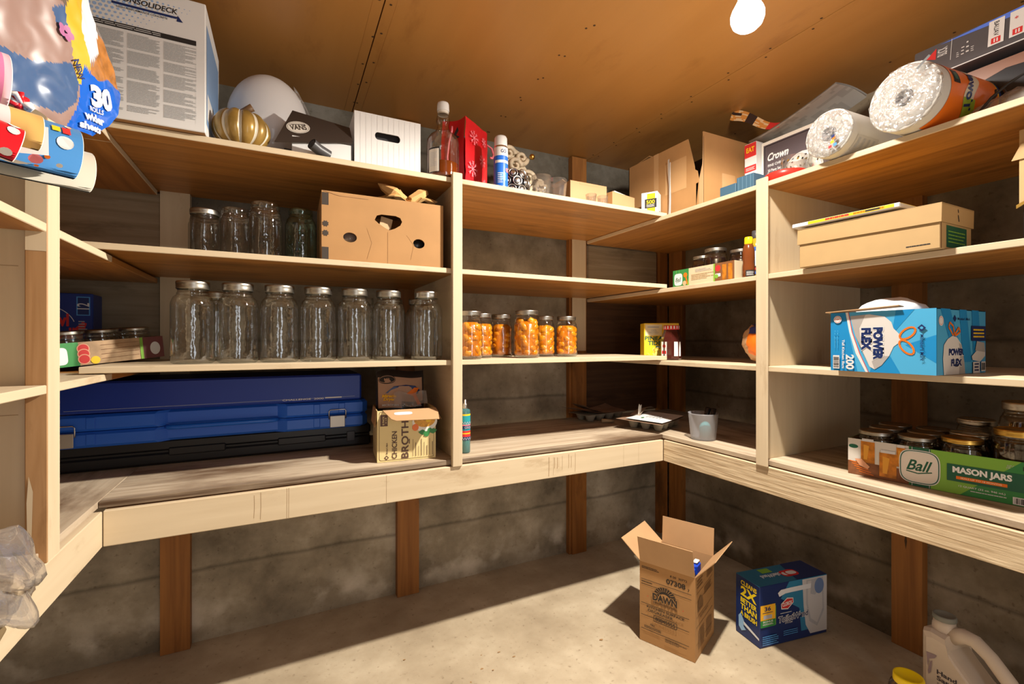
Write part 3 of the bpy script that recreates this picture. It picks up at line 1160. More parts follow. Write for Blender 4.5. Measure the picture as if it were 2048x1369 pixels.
# whiskey bottle
t = thing('liquor_bottle', 'clear liquor bottle with white cap and amber remainder at the upright', 'bottle', (.503, 1.560, BT))
g = G()
g.lathe([(0, .005), (.050, .0008), (.056, .006), (.057, .02), (.057, .128), (.055, .145), (.046, .160), (.030, .172), (.022, .185), (.0195, .20), (.022, .205), (.0245, .215), (.020, .235), (.0175, .256), (.0175, .268)], glass('bottle_glass', (0.94, 0.93, 0.90), (0.40, 0.36, 0.32), ripple=.15), n=40)
g.build('bottle_glass', t)
g = G(); g.lathe([(0, .006), (.053, .006), (.0545, .012), (.0545, .058), (.0, .0582)], P('whiskey', (0.20, 0.035, 0.003), .08, spec=.7), n=36); g.build('amber_liquor', t)
g = G(); g.lathe([(.0205, .247), (.0215, .250), (.0205, .272), (.019, .277), (0, .278)], white, n=28)
g.lathe([(.0192, .236), (.0197, .247)], offwhite, n=28); g.build('bottle_cap', t)
g = G(); f = cylface(g, .0573, .016, 195)
f.rect(0, 0, .045, .085, black); f.rect(.002, .002, .043, .080, offwhite); f.lines(.007, .036, .02, .070, 9, lgrey, .5, 4)
g.build('paper_label', t)

# red gift bag
t = thing('gift_bag', 'red gift bag with pink snowflakes and ribbon handles behind the liquor bottle', 'bag', (.600, 1.596, BT), 37.7)
g = G()
W_, D_, H_ = .165, .10, .272


def bagw(u, v, side):
    bulge = .010 * math.sin(v * 3.1) * math.sin(u * 3.1) + .004 * nz((u, v, side), 6)
    z = v * H_
    if side == 0:
        return (u * W_, -bulge, z)
    if side == 1:
        return (W_ + bulge, u * D_, z)
    if side == 2:
        return (W_ - u * W_, D_ + bulge, z)
    return (-(.012 * math.sin(v * 3.1) - .02 * math.sin(u * 3.14) * v), D_ - u * D_, z)


for s_ in range(4):
    g.grid(lambda u, v, s_=s_: bagw(u, v, s_), 10, 12, red)
g.box(.002, W_ - .002, .002, D_ - .002, 0.0005, .003, red)
f = Face(g, (0, -.011, 0), (1, 0, 0), (0, 0, 1), fn=lambda u, v, h: (u, -(.010 * math.sin(v / H_ * 3.1) * math.sin(u / W_ * 3.1)) - .006 - h, v))
for (u, v, r_) in ((.045, .205, .026), (.10, .135, .022), (.035, .085, .028), (.12, .215, .018), (.125, .05, .02), (.075, .03, .022)):
    for k in range(8):
        a = R(k * 45)
        f.k = 0
        f.line([(u, v), (u + r_ * math.cos(a), v + r_ * math.sin(a))], .0026, pinkL)
        for q in (.55, .8):
            cx, cy = u + q * r_ * math.cos(a), v + q * r_ * math.sin(a)
            for d in (35, -35):
                f.line([(cx, cy), (cx + .3 * r_ * math.cos(a + R(d)), cy + .3 * r_ * math.sin(a + R(d)))], .002, pinkL)
fl = fleft(g, -.014, D_, 0)
fl.poly([(.055, .20), (.075, .23), (.08, .215), (.07, .20), (.085, .19), (.06, .185)], black)
g.build('bag_body', t)
for s_, nm in ((0, 1), (1, 1)):
    g = G()
    y = .0 if s_ == 0 else D_
    if s_ == 0:
        pts = [(-.014, .05, .235), (-.022, .045, .215), (-.034, .05, .17), (-.030, .06, .12), (-.02, .065, .09)]
    else:
        pts = [(W_ + .002, .03, .235), (W_ + .015, .015, .238), (W_ + .030, -.005, .222), (W_ + .034, -.012, .195), (W_ + .022, -.012, .178), (W_ + .006, -.012, .175)]
    g.tube(pts, .0042, pinkL, 6)
    g.build('ribbon_handle', t)

# spray can
t = thing('spray_can', 'blue spray can with a white cap beside the red gift bag', 'can', (.722, 1.548, BT))
g = G()
g.lathe([(0, .001), (.0255, .001), (.027, .004, silver), (.0265, .008, silver), (.0265, .05, blue), (.0265, .120, blue), (.0265, .152, white), (.0235, .160, silver)], blue, n=32)
f = cylface(g, .0266, .008, 195)
f.rect(.0, .085, .09, .095, white)
f.text('GO', .034, .128, mat=navy, w=.020, h=.013)
f.rect(.020, .02, .045, .05, skyblue)
f.disc(.05, .06, .008, pinkL)
f.lines(.012, .03, .01, .05, 6, white, .4, 3)
g.build('can_body', t)
g = G(); g.lathe([(.0235, .158), (.024, .162), (.0235, .190), (.020, .197), (0, .198)], white, n=28); g.build('can_cap', t)

# black lamp shade with mirrored rings
t = thing('mosaic_candle_holder', 'round black candle holder covered in mirrored rings beside the glasses', 'candle holder', (.822, 1.648, BT))
g = G(); g.lathe([(0, 0), (.040, 0), (.055, .018), (.062, .05), (.060, .085), (.050, .108), (.044, .110), (.050, .08), (0, .06)], blackgl, n=32); g.build('holder_body', t)
rr = random.Random(8)
for z, rad, n_, off in ((.030, .060, 9, 0), (.062, .063, 9, 20), (.093, .057, 9, 5)):
    for k in range(n_):
        a = R(k * 360 / n_ + off)
        if math.sin(a) > .4:
            continue
        g = G()
        c = Vector((rad * math.cos(a), rad * math.sin(a), z))
        nrm = Vector((math.cos(a), math.sin(a), (z - .055) * 4)).normalized()
        q = nrm.to_track_quat('Z', 'Y').to_matrix().to_4x4()
        g.T = Matrix.Translation(c) @ q
        g.lathe([(.0165, .000), (.0195, .003), (.0165, .004), (.0145, .001)], chrome, n=20)
        g.lathe([(.011, .000), (.010, .004), (.006, .0055), (0, .0045)], chrome, n=16)
        g.build('mirror_ring', t)

# cream scroll ornament
t = thing('scroll_ornament', 'cream carved scroll ornament with shell shapes behind the black candle holder', 'ornament', (.930, 1.77, BT))
t.scale = (1.05, 1, 1.06)
orn = P('ornament_cream', (0.66, 0.56, 0.40), .4, var=.2, scale=40)
orb = P('ornament_shadow', (0.10, 0.075, 0.05), .5)
g = G()
g.prism([(-.10, .02, .0), (.085, .02, .0), (.105, .02, .05), (.075, .02, .075), (.125, .02, .110), (.10, .02, .125), (.115, .02, .15), (.045, .02, .165), (.02, .02, .20), (.04, .02, .235), (-.02, .02, .26), (-.06, .02, .27), (-.10, .02, .23)], (0, .015, 0), orn)


def curl(cx, cz, r0, turns, d, mat=orn, th=.010, y=.010):
    pts, rad = [], []
    for k in range(28):
        q = k / 27
        a = d * q * turns * 6.283
        r_ = r0 * (1 - .85 * q)
        pts.append((cx + r_ * math.cos(a), y - .008 * q, cz + r_ * math.sin(a)))
        rad.append(th * (1 - .5 * q))
    g.tube(pts, rad, mat, 8)


for c in ((-.06, .235, .030, 1.3, 1), (.0, .225, .028, 1.4, -1), (-.03, .19, .03, 1.3, 1), (.03, .145, .034, 1.5, 1), (.088, .130, .026, 1.4, -1), (-.04, .135, .034, 1.4, -1), (.06, .10, .03, 1.2, -1), (-.02, .085, .03, 1.2, 1)):
    curl(*c)
for k in range(9):
    a = R(20 + k * 18)
    g.tube([(.03, .008, .10), (.03 + .075 * math.cos(a), .004, .10 + .055 * math.sin(a))], [.004, .008], orn if k % 2 else orb, 6)
g.ball((.045, .0, .235), (.012, .012, .012), gold, 10, 8)
g.build('carved_scrollwork', t)

# two tumblers
for k, (x, y, r0, r1, h_, s) in enumerate(((.926, 1.600, .031, .041, .098, 'clear flared plastic tumbler beside the black candle holder'), (1.008, 1.615, .034, .043, .102, 'clear faceted tumbler standing next to the small kraft box'))):
    g = G(); g.lathe([(0, .006), (r0 * .9, .001), (r0, .003), (r1, h_), (r1 - .002, h_), (r0 - .002, .010), (0, .010)], G_TUMB, n=10 if k else 32, smooth=not k)
    solo('tumbler', g, s, 'glass', (x, y, BT), group='tumblers on the top shelf')
# small kraft boxes
g = G()
W_, H_ = .188, .110
g.box(0, W_, 0, .003, 0, H_, kraftL); g.box(0, .003, .003, .14, 0, H_, kraft, right=kraftD); g.box(W_ - .003, W_, .003, .14, 0, H_, kraft); g.box(.003, W_ - .003, .137, .14, 0, H_, kraft); g.box(.003, W_ - .003, .003, .137, 0, .003, kraft)
g.T = Matrix.Translation((0, .02, H_)) @ Matrix.Rotation(R(28), 4, 'Y'); g.box(-.022, 0, .01, .10, -.002, 0, kraftL); g.T = Matrix.Identity(4)
g.box(W_ * .25, W_ * .75, -.0006, 0, .10, H_, kraftL)
solo('small_carton', g, 'small pale kraft carton beside the tumblers, in front of the stud', 'box', (1.069, 1.606, BT + .0005))
for k, (x, y) in enumerate(((1.130, 1.545), (1.188, 1.545))):
    g = G(); g.lathe([(0, .005), (.017, .001), (.019, .004), (.023, .040), (.0215, .040), (.0175, .009), (0, .009)], G_TUMB, n=24)
    solo('shot_glass', g, ('tiny clear shot glass in front of the small kraft carton, nearer the tumblers', 'tiny clear shot glass in front of the small kraft carton, nearer the corner')[k], 'glass', (x, y, BT), group='shot glasses on the top shelf')
g = G()
g.box(0, .155, 0, .10, 0, .085, kraftL, left=kraft, top=kraft, b=.001)  # front coloured paler as the lit side, left and top darker
g.T = Matrix.Translation((.02, .0, .0865)) @ Matrix.Rotation(R(4), 4, 'Y'); g.box(0, .11, .005, .08, 0, .006, paperW); g.T = Matrix.Identity(4)
solo('small_carton', g, 'small kraft carton topped with white paper, near the shelf corner', 'box', (1.268, 1.580, BT + .0005), 12)
g = G(); g.box(0, .062, 0, .07, 0, .092, white, b=.001)
f = fleft(g, 0, .07, 0); f.rect(.025, 0, .060, .085, yellow); f.rect(.015, .022, .066, .062, black); f.text('500', .040, .048, mat=yellow, w=.036, h=.017); f.lines(.022, .058, .026, .038, 3, lgrey, .4)
f = fr(g, 0, 0, 0); f.lines(.012, .05, .045, .07, 4, lgrey, .3); f.lines(.03, .05, .008, .014, 1, black, .5)
solo('product_box', g, 'little white and yellow box printed 500 in the shelf corner', 'box', (1.455, 1.507, BT + .0005), 33)
g = G()
for k in range(6):
    g.box(0, .0012 + .0001 * k, 0, .012, 0, .23, paperW) if k == 0 else None
g.grid(lambda u, v: (.004 * math.sin(v * 5), u * .022 * (1 - .3 * v) , v * .245), 3, 14, paperW)
solo('paper_strip', g, 'white paper strip standing against the large torn cardboard box', 'paper', (1.497, 1.475, RT + .0008), -20)

# large torn cardboard box
t = thing('cardboard_box', 'large open cardboard box with a torn corner in the top shelf corner', 'box', (1.513, 1.315, RT + .0005))
g = G()
L_, W_, H_ = .445, .30, .303
# front wall (towards the room) with the torn notch at its near corner
g.prism([(0, .035, 0), (0, L_, 0), (0, L_, H_), (0, .078, H_ - .002), (0, .062, H_ - .06), (0, .046, H_ - .12), (0, .043, H_ - .14), (0, .030, H_ - .15), (0, .022, H_ - .19)], (.004, 0, 0), kraft)
g.prism([(0, 0, 0), (0, .022, 0), (0, .020, H_ - .19), (0, .010, H_ - .15), (0, .004, H_ - .13), (0, 0, H_ - .02)], (.004, 0, 0), kraftL)
g.box(0, .004, .022, .035, 0, H_ - .20, kraft)
g.box(.002, W_, 0, .004, 0, H_, kraft)
g.box(0, W_, L_ - .004, L_, 0, H_, kraft); g.box(W_ - .004, W_, .004, L_, 0, H_, kraft); g.box(0, W_, .004, L_ - .004, 0, .004, kraftD)
g.T = Matrix.Translation((.18, .02, .02)); g.box(0, .1, 0, .36, 0, .262, black); g.T = Matrix.Identity(4)  # black block added inside, painted shade seen through the torn notch
f = fleft(g, 0, L_, 0)
tape = P('packing_tape', (0.50, 0.30, 0.14), .25)
f.rect(.17, 0, .20, H_, tape); f.rect(.24, .10, .36, .235, tape)
f = fr(g, 0, 0, 0); f.rect(.11, .0, .19, H_ * .5, tape)
g.build('box_walls', t)
g = G(); g.T = Matrix.Translation((.0, L_ - .01, H_)) @ Matrix.Rotation(R(-8), 4, 'X'); g.box(.01, .25, -.12, 0, -.004, 0, kraft); g.build('box_flap', t)

# two little blue boxes by the right upright
for k, (y, h_, s) in enumerate(((1.150, .040, 'lower flat blue box on the top shelf, farther from the upright'), (1.078, .055, 'striped blue box on the top shelf against the right upright'))):
    g = G(); c_ = P('dusty_blue', (0.05, 0.115, 0.18), .5)
    g.box(0, .09, 0, .068, 0, h_, c_, top=P('dusty_blue_dark', (0.05, 0.11, 0.17), .5), b=.001)
    if k:
        f = fleft(g, 0, .068, 0)
        for q in range(4):
            f.k = 0
            f.rect(.008 + q * .016, .002, .0092 + q * .016, h_ - .002, P('dusty_blue_light', (0.16, 0.28, 0.38), .5))
    solo('small_blue_box', g, s, 'box', (1.492, y, RT + .0005), group='small blue boxes')

# ================================================================== TOP SHELF, RIGHT RUN  (local x runs towards the viewer, rz = -90)
RZ = -90
# red ring lid, decorated mug, open jar
g = G(); g.lathe([(0, .004), (.060, .001), (.066, .004), (.067, .024), (.064, .027), (.055, .027), (.052, .020), (0, .019)], P('red_plastic', (0.72, 0.03, 0.02), .35), n=40)
solo('round_lid', g, 'red round plastic lid lying at the right upright, top shelf edge', 'lid', (1.541, .992, RT + .0005))
t = thing('glass_mug', 'clear glass tumbler with a gold and black band behind the red lid', 'glass', (1.648, 1.030, RT))
g = G(); g.lathe([(0, .006), (.036, .001), (.039, .004), (.043, .118), (.041, .118), (.037, .010), (0, .010)], G_TUMB, n=32); g.build('mug_glass', t)
g = G(); f = cylface(g, .0432, .092, 0)
for k in range(18):
    f.k = 0
    u = k * .0151
    f.poly([(u, .004), (u + .006, .004), (u + .009, .011), (u + .003, .011)], gold if k % 2 else black)
g.build('painted_band', t)
g = G(); g.lathe([(0, .006), (.030, .001), (.034, .004), (.035, .070), (.030, .085), (.030, .102), (.028, .102), (.028, .086), (.032, .07), (0, .010)], G_CLEAR, n=32)
solo('glass_jar', g, 'small open clear jar between the banded glass and the smaller towel roll', 'jar', (1.630, .935, RT))
# dinnerware carton
g = G()
W_, D_, H_ = .285, .16, .252
slate = P('carton_slate', (0.085, 0.066, 0.074), .45)
g.box(0, W_, 0, D_, 0, H_, offwhite, b=.0015)
f = fr(g, 0, 0, 0)
f.rect(.010, .006, W_ - .006, H_ - .014, slate)
f.line([(.016, .012), (.016, H_ - .020), (W_ - .012, H_ - .020)], .002, offwhite)
f.text('Crown', .070, .185, mat=white, w=.085, h=.030, bold=.03, shear=.35)
f.text('FINE CHINA', .063, .152, mat=lgrey, w=.068, h=.010)
f.text('20 Piece Set\nService for 4', .055, .125, mat=lgrey, w=.055, h=.024)
f.lines(.028, .075, .04, .105, 7, grey, .4, 3)
f.disc(.165, .085, .075, P('plate_print', (0.62, 0.60, 0.55), .5), rv=.078)
f.ring(.165, .085, .072, .004, grey, rv=.075)
f.disc(.165, .085, .046, P('plate_print_mid', (0.52, 0.50, 0.46), .5), rv=.050)
for k in range(14):
    a = R(k * 26)
    f.k = 6
    f.disc(.165 + .060 * math.cos(a), .085 + .063 * math.sin(a), .004, pinkL if k % 2 else greenL, n=6)
f.rect(.195, .19, .200, .205, white)
solo('dinnerware_box', g, 'dark slate carton with a plate picture and cursive name behind the mug', 'box', (1.725, 1.212, RT + .0005), RZ)
# red and white box of recipes
g = G(); g.box(0, .052, 0, .12, 0, .262, white, b=.001)
f = fr(g, 0, 0, 0)
f.rect(0, .205, .052, .260, redprint); f.text('EAT', .026, .235, mat=yellow, w=.036, h=.020, bold=.03); f.rect(0, .145, .052, .170, redprint)
f.lines(.006, .046, .150, .164, 3, lgrey, .4); f.rect(.004, .095, .048, .135, P('food_brown', (0.35, 0.17, 0.08), .5)); f.disc(.026, .055, .020, greenL); f.disc(.030, .050, .010, redprint); f.rect(.0, .0, .052, .02, lgrey)
solo('recipe_box', g, 'narrow red and white box at the end of the dinnerware carton', 'box', (1.700, 1.268, RT + .0005), RZ)
# flyers lying across the two boxes
g = G()
def sheet(u, v):
    return (u * .335, v * .20 + .02, .012 + .075 * u ** 1.5 + .010 * math.sin(v * 3) + .0 * u)
def sm(u, v):
    q = nz((u * 7, v * 9, 1), 1.0)
    return paperW if q < .18 else P('newsprint', (0.58, 0.57, 0.55), .6)
g.grid(sheet, 26, 12, sm)
g.grid(lambda u, v: Vector(sheet(u, v)) + Vector((0, .004, .006 + .004 * v)), 14, 6, paperW)
solo('newspaper_flyer', g, 'printed newspaper sheets fanned over the dinnerware carton', 'paper', (1.690, 1.262, RT + .262), RZ)
g = G()
cols = [P('flyer_amber', (0.62, 0.26, 0.06), .35), P('flyer_dark', (0.035, 0.022, 0.02), .35), P('flyer_cream', (0.72, 0.50, 0.28), .35), redprint]
def fly(u, v):
    w = .030 + .012 * math.sin(u * 3)
    return (-.155 + u * .22, .05 + (v - .5) * w * .8, .155 - .135 * u ** .8 + .012 * math.sin(u * 6) + .055 * (v - .5) * (1 - .5 * u))
g.grid(fly, 24, 8, lambda u, v: cols[1] if (abs(u - .42) < .10 or (u < .22 and abs(v - .6) < .12)) else (cols[3] if u > .74 else (cols[2] if nz((u * 8, v * 5, 2)) > .12 else cols[0])))
solo('glossy_flyer', g, 'curled glossy orange and black flyer sticking up beside the recipe box', 'paper', (1.690, 1.205, RT + .286), RZ)
# black carton behind with a white label
g = G(); g.box(0, .30, 0, .15, 0, .245, darkgrey, b=.002)
f = fr(g, 0, 0, 0); f.rect(.02, .165, .105, .222, paperW); f.lines(.028, .09, .20, .214, 2, grey, .5); f.lines(.028, .07, .185, .195, 1, black, .6)
f.rect(.294, .0, .2995, .245, black)
solo('black_carton', g, 'large plain black carton with a white label behind the paper towel rolls', 'box', (1.900, 1.045, RT + .0005), RZ)


def towel_roll(label, loc, rz, r, L, printed):
    t = thing('paper_towel_roll', label, 'paper towel roll', loc, 0, 'paper towel rolls')
    t.rotation_euler = (0, 0, R(rz))
    tow = P('towel_paper', (0.60, 0.585, 0.55), .8, bump=.1, scale=60)
    wrap = glass('towel_wrap', (0.90, 0.90, 0.90), (0.75, 0.75, 0.75), refl=1.5, rough=.10, base=.06, ripple=1.0, rscale=60, opac=((0.55, 0.55, 0.55), .22), cap=.6)
    g = G()
    g.T = Matrix.Translation((0, 0, r)) @ Matrix.Rotation(R(90), 4, 'Y')
    g.lathe([(.021, .004), (r * .55, .002), (r * .96, 0), (r * .99, .004), (r * .99, L - .004), (r * .96, L), (.021, L - .002), (.020, L * .5), (.0205, .004)], tow, n=48)
    g.build('towel_paper', t)
    g = G()
    g.T = Matrix.Translation((0, 0, r)) @ Matrix.Rotation(R(90), 4, 'Y')
    ctube = P('core_grey', (0.32, 0.32, 0.35), .5)
    g.lathe([(.0205, .012), (.0195, .001), (.018, .001), (.018, L - .001)], ctube, n=24)
    g.build('cardboard_core', t)
    g = G()

    def facefilm(u, v):
        a = 2 * math.pi * u
        q = v * r * 1.0
        d = -.003 - .011 * abs(nz((q * math.cos(a), q * math.sin(a), 0), 60, loc[1] * 9)) - .005 * abs(nz((q * math.cos(a), q * math.sin(a), 2), 130)) - (.004 if v < .3 else 0) + (.012 * max(0, (.22 - v) / .22))
        return (d + .010 * (v ** 8), q * math.sin(a), r + q * math.cos(a))
    g.grid(facefilm, 90, 40, wrap, wrap=True)
    g.build('plastic_wrap', t)
    g = G()
    c = Face(g, (0, 0, 0), (1, 0, 0), (0, 0, 1), fn=lambda u, v, h: (u, (r * .995 + h) * math.sin(v), r + (r * .995 + h) * math.cos(v)))

    def band(u0, u1, a0, a1, mat, h=.0006):
        n = max(2, int(abs(a1 - a0) / .1))
        g.grid(lambda p, q: c.pt(u0 + (u1 - u0) * p, a0 + (a1 - a0) * q, h), 1, n, mat)
    pr = g
    if printed:
        band(.035, L - .012, .6, -2.95, orange)
        band(L - .016, L - .012, -2.95, .6, yellow, .001)
        band(L - .012, L, -2.95, .6, navy)
        band(.046, .072, -1.05, -1.50, black, .0012)
        band(.052, .066, -1.15, -1.40, greenD, .0016)
        # the wavy name band
        g.grid(lambda p, q: c.pt(.105 + .016 * math.sin(q * 7) + .040 * p, -.75 - 1.55 * q, .0013), 3, 16, P('wrap_cream', (0.70, 0.62, 0.45), .4))
        g.grid(lambda p, q: c.pt(.105 + .016 * math.sin((.72 + .28 * q) * 7) + .048 * p, -.75 - 1.55 * (.70 + .34 * q), .0016), 3, 8, P('wrap_lime', (0.30, 0.42, 0.03), .4))
        vs, fs, W, HH = glyphs('Towel', .03, .2)
        g.add([c.pt(.122 + .010 * math.sin((.55 - x / W * .6) * 7) + y / HH * .030, -.75 - 1.55 * (.52 - x / W * .75), .0022) for x, y in vs], fs, navy)
    else:
        band(.03, .13, -1.9, -2.55, P('wrap_grey_print', (0.52, 0.50, 0.46), .6))
        for k in range(4):
            band(.04 + k * .022, .05 + k * .022, -2.0, -2.4, grey, .0012)
        g = G()
        band(.13, .20, .3, -.5, orange)
        g.build('orange_print', t)
        g = pr
        pr.build('printed_wrapper', t)
        g = G()
        f = Face(g, (-.0125, 0, 0), (0, -1, 0), (0, 0, 1))
        for (u, v, cc) in ((.020, r - .030, orange), (.016, r - .040, yellow), (.024, r - .050, skyblue), (.010, r - .052, redprint), (.018, r - .024, navy)):
            f.poly([(u, v), (u + .009, v + .002), (u + .008, v + .010), (u - .001, v + .008)], cc)
    if printed:
        pr.build('printed_wrapper', t)
        g = G()
        f = Face(g, (-.0125, 0, 0), (0, -1, 0), (0, 0, 1))
        f.poly([(.035, r + .052), (.062, r + .072), (.066, r + .067), (.039, r + .047)], black)
    g.build('end_print', t)
    return t


towel_roll('smaller white paper towel roll in clear wrap with colour specks on its end', (1.440, .800, RT + .0012), -3, .0685, .24, False)
towel_roll('larger paper towel roll with an orange printed wrapper on the right top shelf', (1.430, .612, RT + .0012), -6, .0835, .25, True)

# dark glossy boxes at the far end
g = G()
g.box(0, .34, 0, .26, 0, .195, blackgl, b=.002)
f = fr(g, 0, 0, 0)
lil = P('carton_white', (0.62, 0.62, 0.70), .4)
f.poly([(.0, .0), (.165, .0), (.165, .125), (.06, .075), (.0, .06)], lil)
f.rect(.262, .06, .30, .19, lil)
f.poly([(.06, .13), (.20, .17), (.26, .165), (.26, .195), (.02, .195), (.02, .14)], P('carton_brown', (0.16, 0.06, 0.03), .4))
solo('glossy_carton', g, 'glossy black and white carton under the long printed box', 'box', (1.690, .700, RT + .0005), RZ)
t = thing('long_box', 'long dark box with white stickers and red corner lying on the carton', 'box', (1.664, .690, RT + .2125), RZ, rot=(R(-9), 0, R(-90)))
g = G(); g.box(0, .46, .0, .11, 0, .098, P('box_gunmetal', (0.085, 0.082, 0.09), .3), b=.002)
f = fr(g, 0, 0, 0)
f.poly([(.03, .062), (.052, .084), (.052, .050)], redprint)
f.text('BLICK', .066, .066, mat=lgrey, w=.024, h=.022, rot=90)
f.poly([(.06, .090), (.24, .097), (.20, .080)], P('box_blue_glow', (0.10, 0.20, 0.75), .4))
f.rect(.085, .03, .0862, .092, lgrey)
for k in range(4):
    f.lines(.098 + k * .010, .104 + k * .010, .028, .045 + .012 * ((k * 7) % 3), 3, white, .3, k)
for a, st in ((.162, 'BAUAV'), (.202, 'o')):
    f.rect(a, .020, a + .030, .090, white)
    f.rect(a + .006, .024, a + .024, .040, redprint)
    f.text('II', a + .015, .032, mat=white, w=.008, h=.010)
    if st == 'BAUAV':
        f.text(st, a + .015, .064, mat=black, h=.010, w=.040, rot=-90)
    else:
        f.text('*', a + .012, .07, mat=redprint, h=.008)
f.rect(.262, .005, .2655, .095, white)
f.rect(0, .0, .46, .003, lgrey)
g.build('box_body', t)
# clear plastic tray with a black cable
t = thing('plastic_clamshell', 'crumpled clear plastic packaging with a black cable at shelf end', 'packaging', (1.510, .440, RT))
g = G()
g.grid(lambda u, v: (u * .14 + .004 * math.sin(v * 20), (v - .5) * .16, .003 + .055 * math.sin(u * 3.14) ** .6 * (.6 + .4 * math.sin(v * 3.14)) + .008 * abs(nz((u, v, 0), 9))), 16, 16, G_FILM)
g.build('clear_shell', t)
g = G()
g.tube([(.004, .06, .006), (.010, .035, .040), (.018, .010, .062), (.030, -.03, .085), (.06, -.06, .105)], .0032, black, 8)
g.tube([(.10, .055, .09), (.085, .05, .07), (.07, .06, .045), (.05, .07, .02), (.03, .07, .006)], .0026, black, 8)
g.tube([(.115, .045, .09), (.09, .03, .06), (.075, .03, .03), (.06, .04, .01)], .0026, black, 8)
g.build('black_cable', t)

# ================================================================== SECOND SHELF
# banana style carton with holes
t = thing('cardboard_carton', 'kraft cardboard carton with hand holes and black corner marks, second shelf', 'box', (.103, 1.522, B2 + .0005), -.8)
g = G()
W_, D_, H_ = .386, .27, .214


hand = [(.158, .140), (.165, .155), (.180, .160), (.225, .160), (.240, .155), (.246, .143), (.240, .130), (.222, .118), (.205, .111), (.190, .118), (.170, .130)]
holed(g, [(0, 0), (W_, 0), (W_, H_), (0, H_)], [hand, oval(.083, .076, .0205, .0155), oval(.302, .076, .0195, .0155)], kraft)
g.box(0, .004, .004, D_, 0, H_, kraft, left=kraftD); g.box(W_ - .004, W_, .004, D_, 0, H_, kraft); g.box(.004, W_ - .004, D_ - .004, D_, 0, H_, kraft); g.box(.004, W_ - .004, .004, D_ - .004, 0, .004, kraftD)
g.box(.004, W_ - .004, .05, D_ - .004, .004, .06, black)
f = fr(g, 0, 0, 0)
f.rect(.001, .170, .020, .208, brownblk); f.rect(.001, .003, .020, .040, brownblk)
for v in (.112, .083):
    f.poly([(.011 + (.0105 if k % 2 else .0075) * math.cos(R(k * 22.5)), v + (.0105 if k % 2 else .0075) * math.sin(R(k * 22.5))) for k in range(16)], brownblk)
crease = P('kraft_crease', (0.40, 0.22, 0.09), .8)
f.line([(.200, .105), (.200, .0)], .0014, crease); f.line([(.135, .11), (.150, .065), (.135, .012)], .0010, crease); f.line([(.262, .10), (.285, .07), (.275, .02)], .0010, crease)
f.line([(.005, .213), (.05, .203), (.14, .203)], .0016, kraftD)
g.build('carton_walls', t)
g = G(); g.ball((.083, .035, .078), (.03, .02, .022), G_FILM, 12, 8, fn=lambda d: 1 + .3 * nz(d, 3)); g.build('plastic_filler', t)
g = G(); g.ball((.302, .035, .075), (.03, .02, .022), P('black_bag', (0.02, 0.02, 0.022), .25), 12, 8, fn=lambda d: 1 + .3 * nz(d, 3)); g.build('black_bag', t)
g = G(); g.T = Matrix.Translation((.20, .03, .13)) @ Matrix.Rotation(R(12), 4, 'Y'); g.box(-.022, .016, 0, .01, -.03, .028, P('paper_kraft_light', (0.60, 0.40, 0.22), .7)); g.T = Matrix.Identity(4)
g.build('paper_filler', t)

# crumpled brown paper on the carton
g = G()
bp_ = P('brown_paper', (0.60, 0.35, 0.13), .65)


def crumple(u, v):
    a = 2 * math.pi * u
    b_ = math.pi * (v * .52)
    d = Vector((math.cos(a) * math.sin(b_), math.sin(a) * math.sin(b_), math.cos(b_)))
    k = 1 + .40 * nz(d, 2.6, 3) + .20 * nz(d, 6, 1)
    x, y, z = d.x * .105 * k, d.y * .075 * k, d.z * .040 * k
    z += .020 * math.exp(-((x + .050) / .03) ** 2) + .018 * math.exp(-((x - .050) / .03) ** 2) - .014 * math.exp(-(x / .018) ** 2)
    z = min(z, .068)
    return (x, y, max(.0005, z + .004 * nz((x, y, 0), 60)))


g.grid(crumple, 40, 20, bp_, smooth=False, wrap=True)
g.tube([(-.02, -.055, .010), (-.055, -.05, .035), (-.085, -.03, .058), (-.10, -.02, .072)], [.018, .022, .013, .002], bp_, 6, smooth=False)
g.tube([(.0, -.06, .016), (.035, -.055, .040), (.055, -.035, .056), (.050, -.02, .066)], [.014, .020, .015, .003], bp_, 6, smooth=False)
cp_ = solo('crumpled_paper', g, 'crumpled brown packing paper heaped on the carton with hand holes', 'paper', (.385, 1.612, B2 + .2152))
cp_.scale = (1.0, 1.0, .95)

# right part of the second shelf: tray of dark jars, honey
def tray(g, W_, D_, H_, out, inn):
    g.box(0, W_, 0, .002, 0, H_, out, back=inn); g.box(0, W_, D_ - .002, D_, 0, H_, out, front=inn)
    g.box(0, .002, .002, D_ - .002, 0, H_, out, right=inn); g.box(W_ - .002, W_, .002, D_ - .002, 0, H_, out, left=inn)
    g.box(.002, W_ - .002, .002, D_ - .002, 0, .002, inn)


g = G()
W_, D_, H_ = .300, .185, .070
tray(g, W_, D_, H_, P('tray_cream', (0.62, 0.50, 0.33), .5), kraftD)
f = fr(g, 0, 0, 0)
f.rect(0, 0, .085, H_, green); f.rect(.018, 0, .0195, H_, greenL); f.rect(.034, 0, .0355, H_, greenL)
f.disc(.030, .030, .024, green, rv=.027, p=4); f.disc(.030, .030, .022, white, rv=.025, p=4); f.text('Ball', .030, .030, mat=greenD, w=.032, h=.016, shear=.3); f.line([(.016, .017), (.042, .022)], .0015, greenD)
f.disc(.068, .045, .010, orange); f.poly([(.068, .035), (.076, .005), (.082, .006), (.074, .037)], orange); f.disc(.064, .012, .010, P('print_tan', (0.55, 0.40, 0.22), .5)); f.poly([(.078, .0), (.088, .0), (.084, .03)], greenL)
f.lines(.12, .20, .050, .064, 3, grey, .35, 2); f.lines(.10, .22, .02, .045, 4, P('print_tan', (0.55, 0.40, 0.22), .5), .4, 6)
